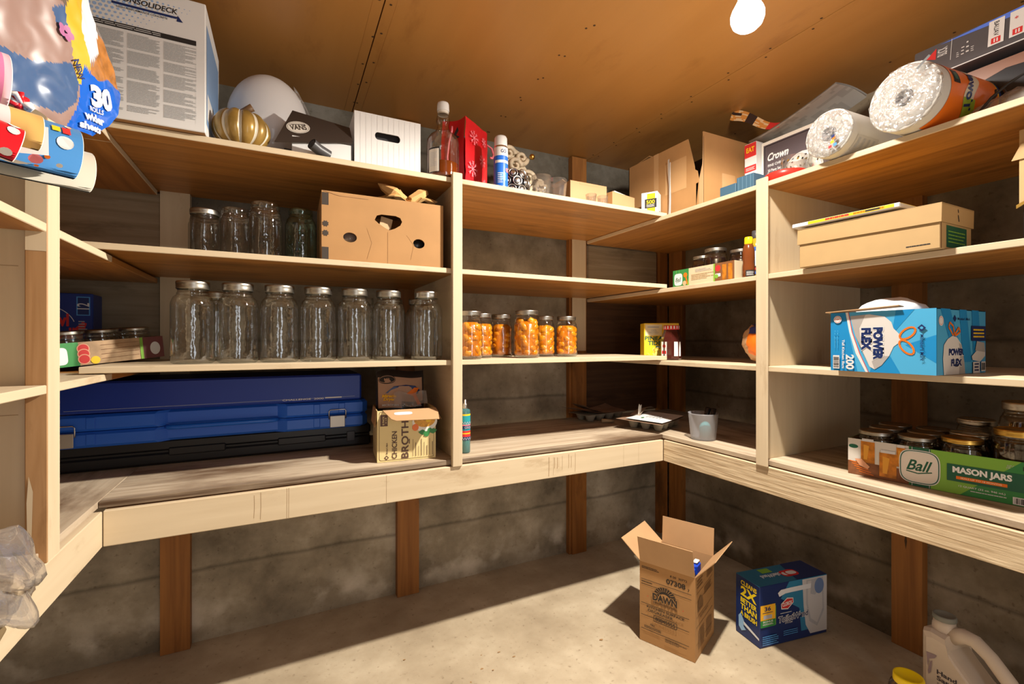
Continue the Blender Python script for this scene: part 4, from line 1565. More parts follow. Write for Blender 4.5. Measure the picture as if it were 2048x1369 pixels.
f.rect(.208, 0, .214, H_, greenL); f.rect(.214, 0, W_, H_, P('print_brown', (0.20, 0.08, 0.03), .5))
f.rect(.216, .018, .240, .030, white); f.disc(.228, .05, .012, redprint); f.disc(.222, .02, .008, greenL)
for u in (.248, .274):
    f.rect(u, .003, u + .018, .062, amber)
solo('jar_tray', g, 'low cardboard tray printed green and cream holding dark jars, second shelf', 'tray', (1.490, 1.452, R2 + .0005), RZ)
for x, y, r_, h_, s in ((1.600, 1.392, .042, .128, 'dark jar nearest the corner in the cream tray'), (1.560, 1.294, .0435, .140, 'tallest dark jar in the middle of the cream tray'), (1.590, 1.204, .040, .122, 'dark jar at the bottle end of the cream tray')):
    make_jar(s, (x, y, R2 + .003), r_, h_, lidmetal, G_DARK, group='dark jars in the cream tray', neck=.86, content=dark_food(r_, h_, 5, (jamD,), False))
t = thing('syrup_bottle', 'brown squeeze bottle with a yellow cap beside the right upright', 'bottle', (1.505, 1.107, R2))
g = G(); g.lathe([(0, .001), (.0185, .001), (.0205, .005), (.0205, .040), (.0185, .055), (.0205, .07), (.020, .095), (.0165, .115), (.0125, .122), (0, .122)], P('syrup_brown', (0.17, 0.045, 0.012), .15), n=28)
g.build('bottle_body', t)
g = G(); g.lathe([(.0135, .121), (.0145, .123), (.0135, .143), (.012, .147), (0, .147)], yellowcap, n=24); g.build('bottle_cap', t)
g = G(); f = cylface(g, .0207, .004, 190); f.rect(0, 0, .03, .022, black); f.lines(.003, .028, .003, .018, 4, lgrey, .4); g.build('paper_label', t)
t = thing('oil_bottle', 'oil bottle with a blue label and dark cap partly behind the upright', 'bottle', (1.562, 1.117, R2))
g = G(); g.lathe([(0, .001), (.028, .001), (.030, .006), (.030, .115), (.022, .140), (.014, .150), (0, .150)], P('oil_yellow', (0.35, 0.24, 0.02), .15), n=28); g.build('bottle_body', t)
g = G(); g.lathe([(.015, .150), (.016, .153), (.015, .178), (0, .179)], darkgrey, n=24); g.build('bottle_cap', t)
g = G(); f = cylface(g, .0312, .015, 175); f.rect(0, .0, .075, .10, P('label_blue', (0.03, 0.10, 0.38), .4)); f.rect(.018, .025, .045, .085, white); f.rect(0, .01, .06, .03, black); f.text('BLEND', .03, .02, mat=redprint, w=.025, h=.008); g.build('paper_label', t)

# tan shoebox with lid and a magazine
t = thing('shoebox', 'tan cardboard shoebox with its lid on, second shelf of the right bay', 'box', (1.447, .888, R2 + .0005), RZ)
g = G(); g.box(0, .345, 0, .168, 0, .112, boxtan, b=.0015)
f = fr(g, 0, 0, 0); f.lines(.275, .325, .012, .016, 1, black, .7, 3)
f = fright(g, .345, 0, 0); f.rect(.03, .005, .14, .06, greenD); f.lines(.04, .13, .015, .05, 4, greenL, .3); f.line([(.003, .0), (.003, .112)], .003, P('box_shadow_line', (0.20, 0.10, 0.04), .8))
g.build('box_body', t)
g = G(); g.T = Matrix.Translation((-.004, -.004, .100)) @ Matrix.Rotation(R(1.2), 4, 'Y')
g.box(0, .353, 0, .0025, -.028, .018, boxtan); g.box(0, .353, .1735, .176, -.028, .018, boxtan); g.box(0, .0025, .0025, .1735, -.028, .018, boxtan); g.box(.3505, .353, .0025, .1735, -.028, .018, boxtan); g.box(0, .353, 0, .176, .0165, .019, boxtan)
f = fright(g, .353, 0, -.025); f.line([(.085, .036), (.088, .028)], .004, black); f.line([(.086, .022), (.092, .006)], .004, black)
g.build('box_lid', t)
g = G()
cv = P('magazine_cover', (0.70, 0.46, 0.06), .35, var=.3, scale=14)
g.T = Matrix.Rotation(R(1.0), 4, 'Y')
g.box(0, .285, 0, .20, .0005, .013, white, top=cv, b=.002)
f = fr(g, 0, 0, .0005); f.rect(.05, .003, .272, .0115, yellow); f.lines(.10, .165, .004, .011, 1, redprint, .8, 7); f.lines(.175, .25, .004, .011, 1, orange, .7, 8); f.rect(.205, .005, .24, .0098, black)
g.T = Matrix.Identity(4)
solo('magazine', g, 'thin magazine with a yellow spine lying on the tan shoebox', 'magazine', (1.440, .908, R2 + .1265), RZ)
# tan carton at the end with a dark sack
g = G(); g.T = Matrix.Identity(4)
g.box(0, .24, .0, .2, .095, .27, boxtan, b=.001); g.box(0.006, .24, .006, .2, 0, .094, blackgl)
g.prism([(-.012, -.004, .20), (.004, -.004, .235), (.12, -.004, .29), (.12, -.004, .20)], (0, .003, 0), boxtan)
g.prism([(-.004, -.003, .085), (.10, -.003, .145), (.10, -.003, .150), (-.004, -.003, .093)], (0, .003, 0), gold)
solo('cardboard_box', g, 'tan cardboard box with open flap and black lower half at second shelf end', 'box', (1.560, .440, R2 + .0005), RZ)

# ================================================================== THIRD SHELF
# pineapple tidbit carton, jam jar, bread bag
g = G(); g.box(0, .165, 0, .085, 0, .172, yellow, b=.0015)
f = fr(g, 0, 0, 0)
f.rect(.006, .112, .085, .165, P('carton_cream', (0.75, 0.66, 0.42), .5)); f.rect(.016, .150, .07, .156, grey); f.text('100%\nNOTED', .045, .132, mat=grey, w=.045, h=.020)
f.text('PINEAPPLE', .078, .099, mat=greenD, w=.150, h=.019, bold=.03); f.text('TIDBITS', .070, .076, mat=greenD, w=.105, h=.022, bold=.03); f.rect(.055, .050, .120, .062, greenD); f.lines(.06, .115, .052, .060, 1, lgrey, .4)
rr = random.Random(2)
for k in range(26):
    f.k = 6 + k % 3
    f.disc(.012 + rr.random() * .10, .014 + rr.random() * .030, .009, (yellow, P('pine_light', (0.90, 0.75, 0.15), .4))[k % 2], rv=.012, n=6)
solo('food_carton', g, 'yellow carton of pineapple tidbits standing behind the dark jam jar', 'box', (1.560, 1.705, R3 + .0008), -30)
t = thing('jam_jar', 'dark red jam jar with a red and white lid in the corner', 'jar', (1.600, 1.570, R3))
g = G(); g.lathe([(0, .001), (.042, .001), (.046, .008), (.0465, .085), (.043, .105), (.034, .128), (.032, .140), (0, .141)], P('jam_red', (0.055, 0.010, 0.008), .12, coat=.5), n=8, smooth=False)
g.build('jar_body', t)
g = G(); g.lathe([(.034, .138), (.0355, .141), (.0355, .155), (.034, .158), (0, .158)], redprint, n=32)
f = cylface(g, .0356, .142, 150)
for k in range(16):
    f.k = 0
    f.rect(k * .014, 0, k * .014 + .006, .013, white)
g.build('checked_lid', t)
g = G()
for a in (180, 260):
    d = Matrix.Rotation(R(a), 4, 'Z')
    g.T = d
    f = Face(g, (.0440, -.017, .018), (0, 1, 0), (0, 0, 1))
    f.rect(0, 0, .034, .065, white)
    if a == 180:
        f.disc(.017, .045, .009, redprint); f.rect(.004, .010, .030, .024, redprint)
    else:
        f.lines(.004, .03, .01, .055, 8, lgrey, .4)
g.build('paper_label', t)
t = thing('bread_bag', 'bread bag with blue and orange print behind the right upright', 'bag', (1.665, 1.150, R3))
g = G()


def bread(u, v):
    a, b_ = 2 * math.pi * u, math.pi * (v - .5)
    d = Vector((math.cos(a) * math.cos(b_), math.sin(a) * math.cos(b_), math.sin(b_)))
    k = 1 + .10 * nz(d, 4)
    return (d.x * .085 * k, d.y * .080 * k, max(.001, .083 + d.z * .082 * k))


bread_c = P('bread_tan', (0.50, 0.30, 0.16), .5)
g.grid(bread, 40, 24, lambda u, v: (bread_c if v < .30 or .30 < u < .44 and v < .8 else orange if v < .62 and u > .46 else P('bag_blue', (0.03, 0.05, 0.25), .3)), wrap=True)
f = Face(g, (-.02, -.086, .07), (1, 0, 0), (0, 0, 1)); f.text('CO', -.035, .0, mat=redprint, w=.03, h=.02, rot=70)
g.build('filled_bag', t)

# kitchen bag carton with white sacks
t = thing('trash_bag_box', 'bright blue carton of tall kitchen bags, POWER FLEX lettering, right bay', 'box', (1.432, .788, R3 + .0005), RZ)
g = G()
W_, D_, H_ = .243, .275, .166
g.box(0, W_, 0, .002, 0, H_, cyan, back=kraftD); g.box(0, W_, D_ - .002, D_, 0, H_, cyan, front=kraftD); g.box(0, .002, .002, D_ - .002, 0, H_, cyan, right=kraftD); g.box(W_ - .002, W_, .002, D_ - .002, 0, H_, cyanL, left=kraftD); g.box(.002, W_ - .002, .002, D_ - .002, 0, .002, kraftD)
g.box(W_ * .72, W_, .002, D_ - .002, H_ - .002, H_, cyan)
f = fr(g, 0, 0, 0)
f.poly([(.070, 0), (W_, 0), (W_, H_), (.040, H_), (.046, .12), (.06, .05)], cyanL)
f.poly([(.10, 0), (.17, .0), (.125, .09)], cyan); f.poly([(W_, .03), (W_, .10), (.18, .075)], cyan); f.poly([(.16, H_), (.20, H_), (.15, .10)], cyan)
f.poly([(.040, H_), (.047, H_), (.056, .11), (.075, .05), (.096, 0), (.090, 0), (.066, .05), (.050, .11)], white); f.poly([(.0465, H_), (.048, H_), (.058, .11), (.077, .05), (.098, 0), (.0965, 0), (.075, .05), (.056, .11)], redprint)
bagc = P('print_bag_grey', (0.62, 0.60, 0.58), .5); bagd = P('print_bag_shade', (0.38, 0.36, 0.35), .5)
f.poly([(.052, .155), (.10, .158), (.135, .150), (.150, .135), (.155, .118), (.170, .100), (.172, .085), (.155, .070), (.145, .045), (.128, .020), (.112, .008), (.100, .015), (.085, .050), (.065, .10)], bagc)
f.poly([(.052, .155), (.09, .157), (.075, .12), (.080, .06), (.100, .015), (.085, .05), (.065, .10)], bagd)
f.poly([(.112, .008), (.128, .020), (.145, .045), (.13, .045), (.105, .03)], bagd)
for (u0, v0, u1, v1) in ((.170, .092, .200, .118), (.170, .086, .196, .052)):
    cx, cy = (u0 + u1) / 2, (v0 + v1) / 2
    an = math.atan2(v1 - v0, u1 - u0)
    L = math.hypot(u1 - u0, v1 - v0) / 2
    pts = []
    for k in range(17):
        a = R(k * 22.5)
        x, y = L * math.cos(a), .011 * math.sin(a)
        pts.append((cx + x * math.cos(an) - y * math.sin(an), cy + x * math.sin(an) + y * math.cos(an)))
    f.line(pts, .0045, orange)
for st, u, w in (('POWER', .120, .092), ('FLEX', .092, .066)):
    f.text(st, u + .0008, .078 if st == 'POWER' else .090, h=.026, w=w, mat=white, rot=-90, bold=.16)
    f.text(st, u, .078 if st == 'POWER' else .090, h=.0235, w=w - .004, mat=navy, rot=-90, bold=.07)
f.disc(.020, .147, .0105, white); f.ring(.020, .147, .0085, .001, redprint); f.text('USA', .020, .147, mat=redprint, w=.009, h=.004)
f.text('200', .052, .026, mat=white, h=.021, w=.042, rot=-90, bold=.035)
f.text('Tall Kitchen Bags', .034, .048, mat=white, h=.0085, w=.082, rot=-90, bold=.02)
for q in (.012, .019):
    f.text('13 gallon', q + .001, .09, mat=cyanL, h=.004, w=.05, rot=-90)
f.barcode(.008, .006, .025, .044, vert=True)
f.poly([(.206, .118), (.215, .127), (.224, .118), (.215, .109)], navy); f.disc(.215, .118, .0035, cyanL, n=8)
f.text("Member's Mark", .216, .068, mat=navy, h=.008, w=.066, rot=-90)
f2 = fright(g, W_, 0, 0)
for (a, b_, c_) in ((.02, .07, .10), (.12, .16, .14), (.19, .23, .2)):
    f2.poly([(a, H_), (b_, H_), (c_ + .05, .03), (c_, .03)], cyan)
f2.disc(.022, .135, .0125, white); f2.ring(.022, .135, .010, .001, redprint)
f2.poly([(.085, .142), (.094, .151), (.103, .142), (.094, .133)], navy); f2.text("Member's Mark", .145, .142, mat=navy, w=.07, h=.007)
f2.poly([(.035, 0), (.030, .04), (.035, .075), (.055, .090), (.080, .098), (.105, .094), (.13, .075), (.145, .03), (.15, 0)], bagc); f2.poly([(.115, 0), (.15, 0), (.145, .03), (.13, .075), (.115, .08), (.122, .05)], bagd)
f2.line([(.085, .098), (.06, .120), (.066, .132), (.085, .122), (.090, .100), (.115, .120), (.122, .108), (.095, .098)], .005, orange)
for st, v, w in (('POWER', .057, .085), ('FLEX', .030, .062)):
    f2.text(st, .100, v, h=.021, w=w, mat=white, bold=.16); f2.text(st, .100, v, h=.018, w=w - .003, mat=navy, bold=.07)
f2.rect(.185, .085, .268, .125, navy); f2.lines(.195, .26, .092, .119, 3, yellow, .45, 4)
f2.poly([(.185, .045), (.215, .06), (.265, .055), (.265, .045), (.235, .030), (.190, .035)], bagc); f2.poly([(.205, .06), (.215, .085), (.26, .08), (.265, .055)], bagd)
f2.rect(.192, .0, .232, .030, bagc); f2.lines(.20, .226, .004, .028, 3, navy, .5); f2.barcode(.240, .004, .266, .030)
g.build('carton', t)
g = G(); g.T = Matrix.Translation((-.004, .002, H_)) @ Matrix.Rotation(R(-6), 4, 'X') @ Matrix.Rotation(R(-3), 4, 'Y'); g.box(-.004, W_ * .72, -.014, .012, 0, .002, kraftL); g.build('carton_flap', t)
sack = glass('white_sack', (0.9, 0.9, 0.9), (0.7, 0.7, 0.7), refl=.6, rough=.3, base=.02, ripple=.7, rscale=25, opac=((0.85, 0.85, 0.86), .85))
g = G(); g.ball((.100, .12, H_ - .022), (.088, .10, .062), sack, 30, 18, fn=lambda d: 1 + .10 * nz(d, 2.4, 4)); g.build('white_sack', t)

# left bay: noodle carton and tray of jars
g = G(); g.box(0, .19, 0, .10, 0, .235, P('carton_deep_blue', (0.012, 0.035, 0.20), .35), b=.002)
f = fr(g, 0, 0, 0)
f.ring(.075, .12, .075, .002, lgrey, a0=20, a1=160)
f.text('Bowl', .095, .150, mat=redprint, w=.075, h=.040, bold=.04); f.text('Noodle', .108, .108, mat=redprint, w=.115, h=.036, bold=.03)
f.poly([(.125, .10), (.165, .145), (.175, .14), (.17, .12), (.14, .09)], redprint)
f.rect(.150, .165, .183, .225, skyblue); f.rect(.153, .168, .180, .222, navy); f.text('12', .166, .195, mat=lgrey, w=.02, h=.03, rot=90); f.lines(.155, .178, .11, .15, 5, grey, .4, 2)
solo('noodle_carton', g, 'deep blue carton of noodle bowls with red lettering in the left bay', 'box', (-.738, 1.905, L3 + .0005), 3)
tilt = -5.5
loc = (-.552, 1.665, L3 + .0105)
t = thing('jar_tray', 'low cardboard tray with green edge and wood print, left bay third shelf', 'tray', loc, rot=(0, R(tilt), R(38)))
g = G()
W_, D_, H_ = .262, .185, .066
woodp = P('tray_wood_print', (0.42, 0.27, 0.15), .5, var=.25, scale=30)
tray(g, W_, D_, H_, woodp, kraftD)
f = fr(g, 0, 0, 0)
f.rect(0, 0, .050, H_, green); f.disc(.005, .030, .020, white, rv=.024, p=4)
for k in range(3):
    f.disc(.060, .047 - k * .015, .0145, redprint); f.ring(.060, .047 - k * .015, .0145, .0025, P('print_peach', (0.75, 0.35, 0.22), .5))
f.disc(.085, .012, .011, yellow); f.rect(.198, 0, .206, H_, greenL); f.rect(.206, 0, W_, H_, P('print_maroon', (0.13, 0.035, 0.035), .5))
for k in range(4):
    f.line([(.10, .014 + k * .013), (.195, .016 + k * .013)], .0008, P('print_brown', (0.20, 0.08, 0.03), .5))
f.disc(.238, .03, .014, lgrey, rv=.02)
f2 = fright(g, W_, 0, 0); f2.rect(0, 0, D_, H_, green)
g.build('tray_walls', t)
M4 = Matrix.Translation(loc) @ Matrix.Rotation(R(38), 4, 'Z') @ Matrix.Rotation(R(tilt), 4, 'Y')
for k, (x, y) in enumerate(((.045, .052), (.130, .055), (.215, .055), (.048, .135), (.133, .137), (.217, .136))):
    p = M4 @ Vector((x, y, .003))
    s = ('left front', 'middle front', 'right front', 'left back', 'middle back', 'right back')[k]
    o = make_jar('small clear jar with a flat metal lid in the wood print tray, ' + s, p, .0395, .094, lidmetal, group='small jars in the wood print tray', neck=.90, kind='glass_jar')
    o.rotation_euler = (0, R(tilt), R(38))

# ================================================================== WORKTOP
# stacked flat cases in the left bay
caseblk = P('case_black', (0.014, 0.014, 0.016), .38, bump=.05, scale=80)
t = thing('tool_case', 'long flat black plastic case at the bottom of the stack on the worktop', 'case', (-.640, 1.850, BB), .6)
g = G()
g.box(0, .945, 0, .19, .001, .042, caseblk, b=.008); g.box(0, .945, 0, .19, .044, .084, caseblk, b=.008); g.box(.004, .941, .004, .186, .04, .046, caseblk)
for x in (.30, .62):
    g.box(x, x + .16, -.006, .01, .030, .056, caseblk, b=.003)
g.build('case_shell', t)
g = G(); g.box(.855, .885, -.004, .004, .022, .060, darkgrey, b=.002); g.build('case_latch', t)
caseblue = P('case_blue', (0.022, 0.125, 0.60), .38, bump=.04, scale=90)
t = thing('tool_case', 'bright blue moulded tool case with metal latches, middle of the stack', 'case', (-.620, 1.790, BB + .0855), .8)
g = G()


def caseprof(z0, z1, inset):
    n = 60
    W_, D_ = .905, .245
    def f(u, v):
        pass
    pts = []
    for (x, y) in [(0, .02), (.02, 0), (.255, 0), (.285, .022), (.60, .022), (.63, 0), (.885, 0), (.905, .02), (.905, D_ - .02), (.885, D_), (.02, D_), (0, D_ - .02)]:
        pts.append((x, y, z0))
    return pts


def chamfer_slab(pts, h, b, mat):
    k = len(pts)
    c = sum((Vector(p) for p in pts), Vector()) / k
    def ins(p, d):
        v = Vector((p[0] - c.x, p[1] - c.y, 0))
        return (p[0] - d * (1 if v.x > 0 else -1), p[1] - d * (1 if v.y > 0 else -1))
    rings = [([ins(p, b) for p in pts], 0), ([(p[0], p[1]) for p in pts], b), ([(p[0], p[1]) for p in pts], h - b), ([ins(p, b) for p in pts], h)]
    z0 = pts[0][2]
    vs = [(x, y, z0 + dz) for r_, dz in rings for x, y in r_]
    fs = [tuple(range(k))[::-1], tuple(range(3 * k, 4 * k))]
    for a in range(3):
        for i in range(k):
            j = (i + 1) % k
            fs.append((a * k + i, a * k + j, (a + 1) * k + j, (a + 1) * k + i))
    g.add(vs, fs, mat)


chamfer_slab(caseprof(.0, .047, 0), .047, .008, caseblue)
chamfer_slab(caseprof(.049, .10, 0), .050, .008, caseblue)
g.box(.006, .899, .028, .24, .045, .051, caseblue)
for x in (.09, .715, .80):
    g.box(x, x + .022, -.003, .004, .008, .042, caseblue, b=.002); g.box(x, x + .022, -.003, .004, .056, .092, caseblue, b=.002)
g.build('case_shell', t)
g = G(); g.tube([(.285, .014, .046), (.29, .004, .046), (.31, -.002, .046), (.57, -.002, .046), (.59, .004, .046), (.60, .014, .046)], .0075, P('case_blue_bright', (0.012, 0.12, 0.58), .3), 10); g.build('carry_handle', t)
for x in (.012, .770):
    g = G()
    g.box(x, x + .052, -.0075, -.0035, .004, .047, P('latch_nickel', (0.50, 0.46, 0.40), .4, metal=.6), b=.002)
    g.tube([(x - .003, -.005, .035), (x - .003, -.006, .064), (x + .002, -.006, .069), (x + .050, -.006, .069), (x + .055, -.006, .064), (x + .055, -.005, .035)], .002, chrome, 6)
    g.build('metal_latch', t)
t = thing('flat_case', 'dark blue flat box lying on the bright blue tool case', 'case', (-.585, 1.745, BB + .1935), .2)
g = G()
dkblue = P('case_deep_blue', (0.006, 0.032, 0.27), .4, bump=.02, scale=60)
g.box(0, .838, 0, .285, 0, .093, dkblue, b=.006)
f = fr(g, 0, 0, 0)
f.line([(.02, .010), (.42, .011), (.815, .013)], .0012, P('case_scuff', (0.25, 0.30, 0.42), .5))
f.text('CHALLENGE  2000', .645, .0105, mat=lgrey, w=.13, h=.006); f.rect(.715, .010, .77, .014, lgrey)
g.build('case_body', t)

# broth carton with a packet of towels standing in it
t = thing('broth_carton', 'cream chicken broth carton with open flaps on the worktop by the upright', 'box', (.277, 1.566, BB + .0005), -5)
g = G()
W_, D_, H_ = .196, .165, .172
brc = P('broth_cream', (0.72, 0.58, 0.28), .5); brb = P('broth_brown', (0.10, 0.05, 0.035), .5)
g.box(0, W_, 0, .002, 0, H_, brc, back=kraftD); g.box(0, W_, D_ - .002, D_, 0, H_, kraft); g.box(0, .002, .002, D_ - .002, 0, H_, brc, right=kraftD); g.box(W_ - .002, W_, .002, D_ - .002, 0, H_, brc); g.box(.002, W_ - .002, .002, D_ - .002, 0, .002, kraft)
f = fr(g, 0, 0, 0)
f.ring(.098, .087, .092, .0012, brb, rv=.082, p=30, n=80)
f.rect(.010, .120, .034, .158, brb); f.text('8 PACK', .020, .139, mat=brc, h=.006, w=.03, rot=90); f.text('2 LB', .028, .139, mat=brc, h=.004, w=.02, rot=90)
f.poly([(.022, .014), (.030, .022), (.038, .014), (.030, .006)], brb); f.disc(.030, .014, .003, brc, n=8); f.text("Member's Mark", .031, .045, mat=brb, h=.006, w=.038, rot=90)
f.text('CHICKEN', .056, .055, mat=brb, h=.017, w=.092, rot=90, bold=.02)
f.text('BROTH', .091, .071, mat=brb, h=.024, w=.126, rot=90, bold=.02); f.rect(.104, .056, .107, .072, brb)
bowl = P('bowl_print', (0.80, 0.78, 0.72), .4); soup = P('soup_print', (0.66, 0.32, 0.02), .4, var=.4, scale=60)
f.disc(.158, .128, .043, bowl, rv=.034); f.disc(.158, .135, .037, soup, rv=.026); f.disc(.150, .142, .013, P('soup_light', (0.80, 0.55, 0.10), .4), rv=.009); f.disc(.170, .132, .009, yellow, rv=.007)
f.disc(.126, .110, .011, orange, rv=.012)
for (u, v, a) in ((.150, .092, 0), (.165, .085, 40), (.175, .097, 80), (.187, .094, 20)):
    f.poly([(u + .014 * math.cos(R(a + q)) * (1 if q % 180 == 0 else .6), v + .009 * math.sin(R(a + q))) for q in range(0, 360, 45)], green)
for k in range(8):
    f.k = 12
    f.line([(.118 + k * .0095, .012), (.118 + k * .0095, .070 - .012 * (k % 3))], .0018 if k % 2 else .0011, brb)
f2 = fleft(g, 0, D_, 0); f2.rect(.01, .02, .15, .15, P('broth_cream_dark', (0.50, 0.38, 0.19), .5))
g.build('carton_walls', t)
g = G(); g.T = Matrix.Translation((.0, .0, H_)) @ Matrix.Rotation(R(24), 4, 'X')
g.prism([(.018, 0, 0), (W_, 0, 0), (W_ + .004, -.02, 0), (W_ - .001, -.070, 0), (.055, -.066, 0), (.040, -.055, 0)], (0, 0, .002), kraftL)
f = Face(g, (0, -.07, .002), (1, 0, 0), (0, 1, 0)); f.disc(.082, .045, .030, white, rv=.009, p=3.5)
g.build('front_flap', t)
g = G(); g.T = Matrix.Translation((-.001, .0, H_)) @ Matrix.Rotation(R(97), 4, 'Y'); g.box(0, .055, .01, D_ - .01, 0, .002, kraft); g.T = Matrix.Translation((W_ + .001, 0, H_)) @ Matrix.Rotation(R(65), 4, 'Y'); g.box(.0, .045, .01, D_ - .01, 0, .002, kraft); g.build('side_flap', t)
t = thing('towel_packet', 'plastic packet of drying towels, black and orange print, stuck in the broth carton', 'packet', (.288, 1.640, BB + .004), -4)
g = G()
pk_tan = P('packet_tan', (0.42, 0.25, 0.16), .35); pk_blk = P('packet_black', (0.02, 0.017, 0.016), .3)


def packet(s_):
    def f(u, v):
        b_ = math.sin(u * math.pi) ** .5 * math.sin(v * math.pi) ** .5
        return (.003 + u * .172, .0365 + s_ * (.034 * b_ + .003 * nz((u, v, s_), 5)) + .025 * v, .004 + v * .290 + .004 * math.sin(u * 6))
    return f


def pm(u, v):
    if v > .93:
        return pk_blk
    if v > .55 and .05 < u < .95:
        return pk_tan if (v > .62 or u < .5) else pk_blk
    return pk_blk


g.grid(packet(-1), 24, 24, pm); g.grid(packet(1), 12, 12, pk_blk)
f = Face(g, (0, 0, 0), (1, 0, 0), (0, 0, 1), fn=lambda u, v, h: tuple(Vector(packet(-1)(u, v)) + Vector((0, -h * 3, 0))))
f.k = 2
f.disc(.22, .885, .17, pk_blk, rv=.055); f.ring(.22, .885, .16, .006, pk_tan, rv=.045); f.text('MR', .22, .885, mat=pk_tan, w=.12, h=.03)
f.poly([(.18, .72), (.35, .80), (.60, .83), (.80, .82), (.90, .76), (.85, .72)], navy); f.poly([(.60, .72), (.78, .80), (.88, .79), (.80, .72), (.92, .58), (.84, .58), (.74, .70)], orange)
f.text('Miracle\nDryer', .25, .66, mat=P('packet_amber', (0.80, 0.42, 0.02), .4), w=.28, h=.085, bold=.05, shear=.2)
f.text('MICROFIBER DRYING TOWEL', .52, .575, mat=lgrey, w=.82, h=.024, bold=.03)
g.build('packet_print', t)
g = G()
g.grid(lambda u, v: (.060 + u * .118, -.004 + .022 * v + .008 * nz((u * 3, v, 0), 4), .172 + v * .045 + .006 * math.sin(u * 9)), 14, 6, G_FILM)
g.build('clear_flap', t)

# teal spray bottle
t = thing('spray_bottle', 'slim teal spray bottle with striped label right beside the upright', 'bottle', (.5905, 1.575, BB))
g = G(); g.lathe([(0, .001), (.0175, .001), (.019, .004), (.019, .150), (.0175, .156), (.008, .160)], glass('teal_plastic', (0.45, 0.68, 0.66), (0.12, 0.28, 0.28), opac=((0.12, 0.34, 0.36), .35)), n=28); g.build('bottle_body', t)
g = G(); g.lathe([(0, .004), (.0172, .004), (.0172, .05), (0, .05)], P('teal_liquid', (0.20, 0.42, 0.36), .2), n=24); g.build('teal_liquid', t)
g = G(); g.lathe([(.008, .160), (.0085, .163), (.0085, .177), (.005, .180), (.005, .192), (.002, .194), (0, .194)], silver, n=20); g.build('spray_nozzle', t)
g = G(); f = cylface(g, .0192, .048, 190)
L_ = .075
for v0, v1, c_ in ((0, .012, navy), (.012, .022, redprint), (.022, .026, yellow), (.026, .034, redprint), (.034, .040, P('stripe_teal', (0.01, 0.25, 0.30), .4)), (.040, .052, navy), (.052, .056, pinkL), (.056, .068, P('stripe_teal', (0.01, 0.25, 0.30), .4)), (.068, .088, P('stripe_teal_light', (0.02, 0.30, 0.34), .4)), (.088, .094, yellow)):
    f.k = 0
    f.rect(0, v0, L_, v1, c_)
for k in range(9):
    f.line([(k * .008, .057), (k * .008 + .004, .067), (k * .008 + .008, .057)], .001, lgrey)
    f.line([(k * .008, .001), (k * .008 + .004, .010), (k * .008 + .008, .001)], .001, lgrey)
f.text('COCO', .030, .046, mat=lgrey, w=.022, h=.008)
g.build('striped_label', t)

# clamshells of egg cups in the corner
film_d = glass('dim_shell', (0.95, 0.94, 0.90), (0.75, 0.72, 0.65), refl=1.2, rough=.12, base=.05, opac=((0.66, 0.62, 0.52), .5))
brcard = P('card_brown', (0.24, 0.145, 0.09), .8, var=.2, scale=20)
t = thing('egg_clamshell', 'clear clamshell under brown curled card at the stud in the corner', 'packaging', (1.345, 1.86, BB), 8)
g = G()
for i in range(4):
    for j in range(2):
        g.lathe([(0, .002), (.016, .002), (.030, .034), (.032, .036)], film_d, n=16, c=(.05 + i * .066, .04 + j * .066))
g.box(.0, .28, .0, .15, .036, .037, film_d)
g.build('egg_cups', t)
g = G()
g.grid(lambda u, v: (-.05 + u * .20, .0 + v * .16, .042 + .030 * (1 - u) ** 2 + .004 * math.sin(v * 6)), 10, 6, brcard)
g.grid(lambda u, v: (.08 + u * .20, .01 + v * .15, .039 + .020 * u * u * v + .003 * math.sin(v * 8)), 10, 6, brcard)
g.grid(lambda u, v: (-.02 + u * .13, .005 + v * .1, .060 + .03 * (1 - u) ** 2 - .012 * u), 8, 5, brcard)
g.tube([(.06, -.03, .012), (.10, -.05, .010), (.12, -.055, .008)], [.010, .008, .006], P('tape_tan', (0.40, 0.30, 0.18), .5), 8)
g.build('brown_card', t)
t = thing('egg_clamshell', 'clear egg clamshell with white printed sheet and torn flap at the worktop corner', 'packaging', (1.545, 1.545, BB), 22)
g = G()
for i in range(4):
    for j in range(3):
        g.lathe([(0, .002), (.014, .002), (.026, .036), (.029, .038)], film_d, n=16, c=(-.02 + i * .060, .03 + j * .060))
g.box(-.06, .20, -.005, .19, .038, .039, film_d)
g.build('egg_cups', t)
g = G()
g.grid(lambda u, v: (-.10 + u * .27, -.015 + v * .215, .0405 + .012 * (u - .3) ** 2 + .006 * v), 10, 8, brcard)
g.grid(lambda u, v: (-.085 + u * .245, -.017 + v * .175, .0480 + .012 * (u * .8 - .2) ** 2 + .004 * v), 10, 8, paperW)
f = Face(g, (-.05, -.02, .0525), (1, 0, 0), (0, 1, 0)); f.disc(.03, .125, .012, green, rv=.006); f.lines(.06, .17, .05, .13, 5, lgrey, .4)
g.grid(lambda u, v: (.02 + u * .16, .14 + v * .05, .05 + .035 * math.sin(u * 2.4) * (1 - .4 * v)), 10, 5, P('card_greyed', (0.30, 0.24, 0.18), .8))
g.prism([(.03, .15, .055), (.055, .15, .056), (.062, .15, .100), (.050, .15, .094), (.040, .15, .104), (.034, .15, .090)], (0, .003, 0), offwhite)
g.build('paper_insert', t)

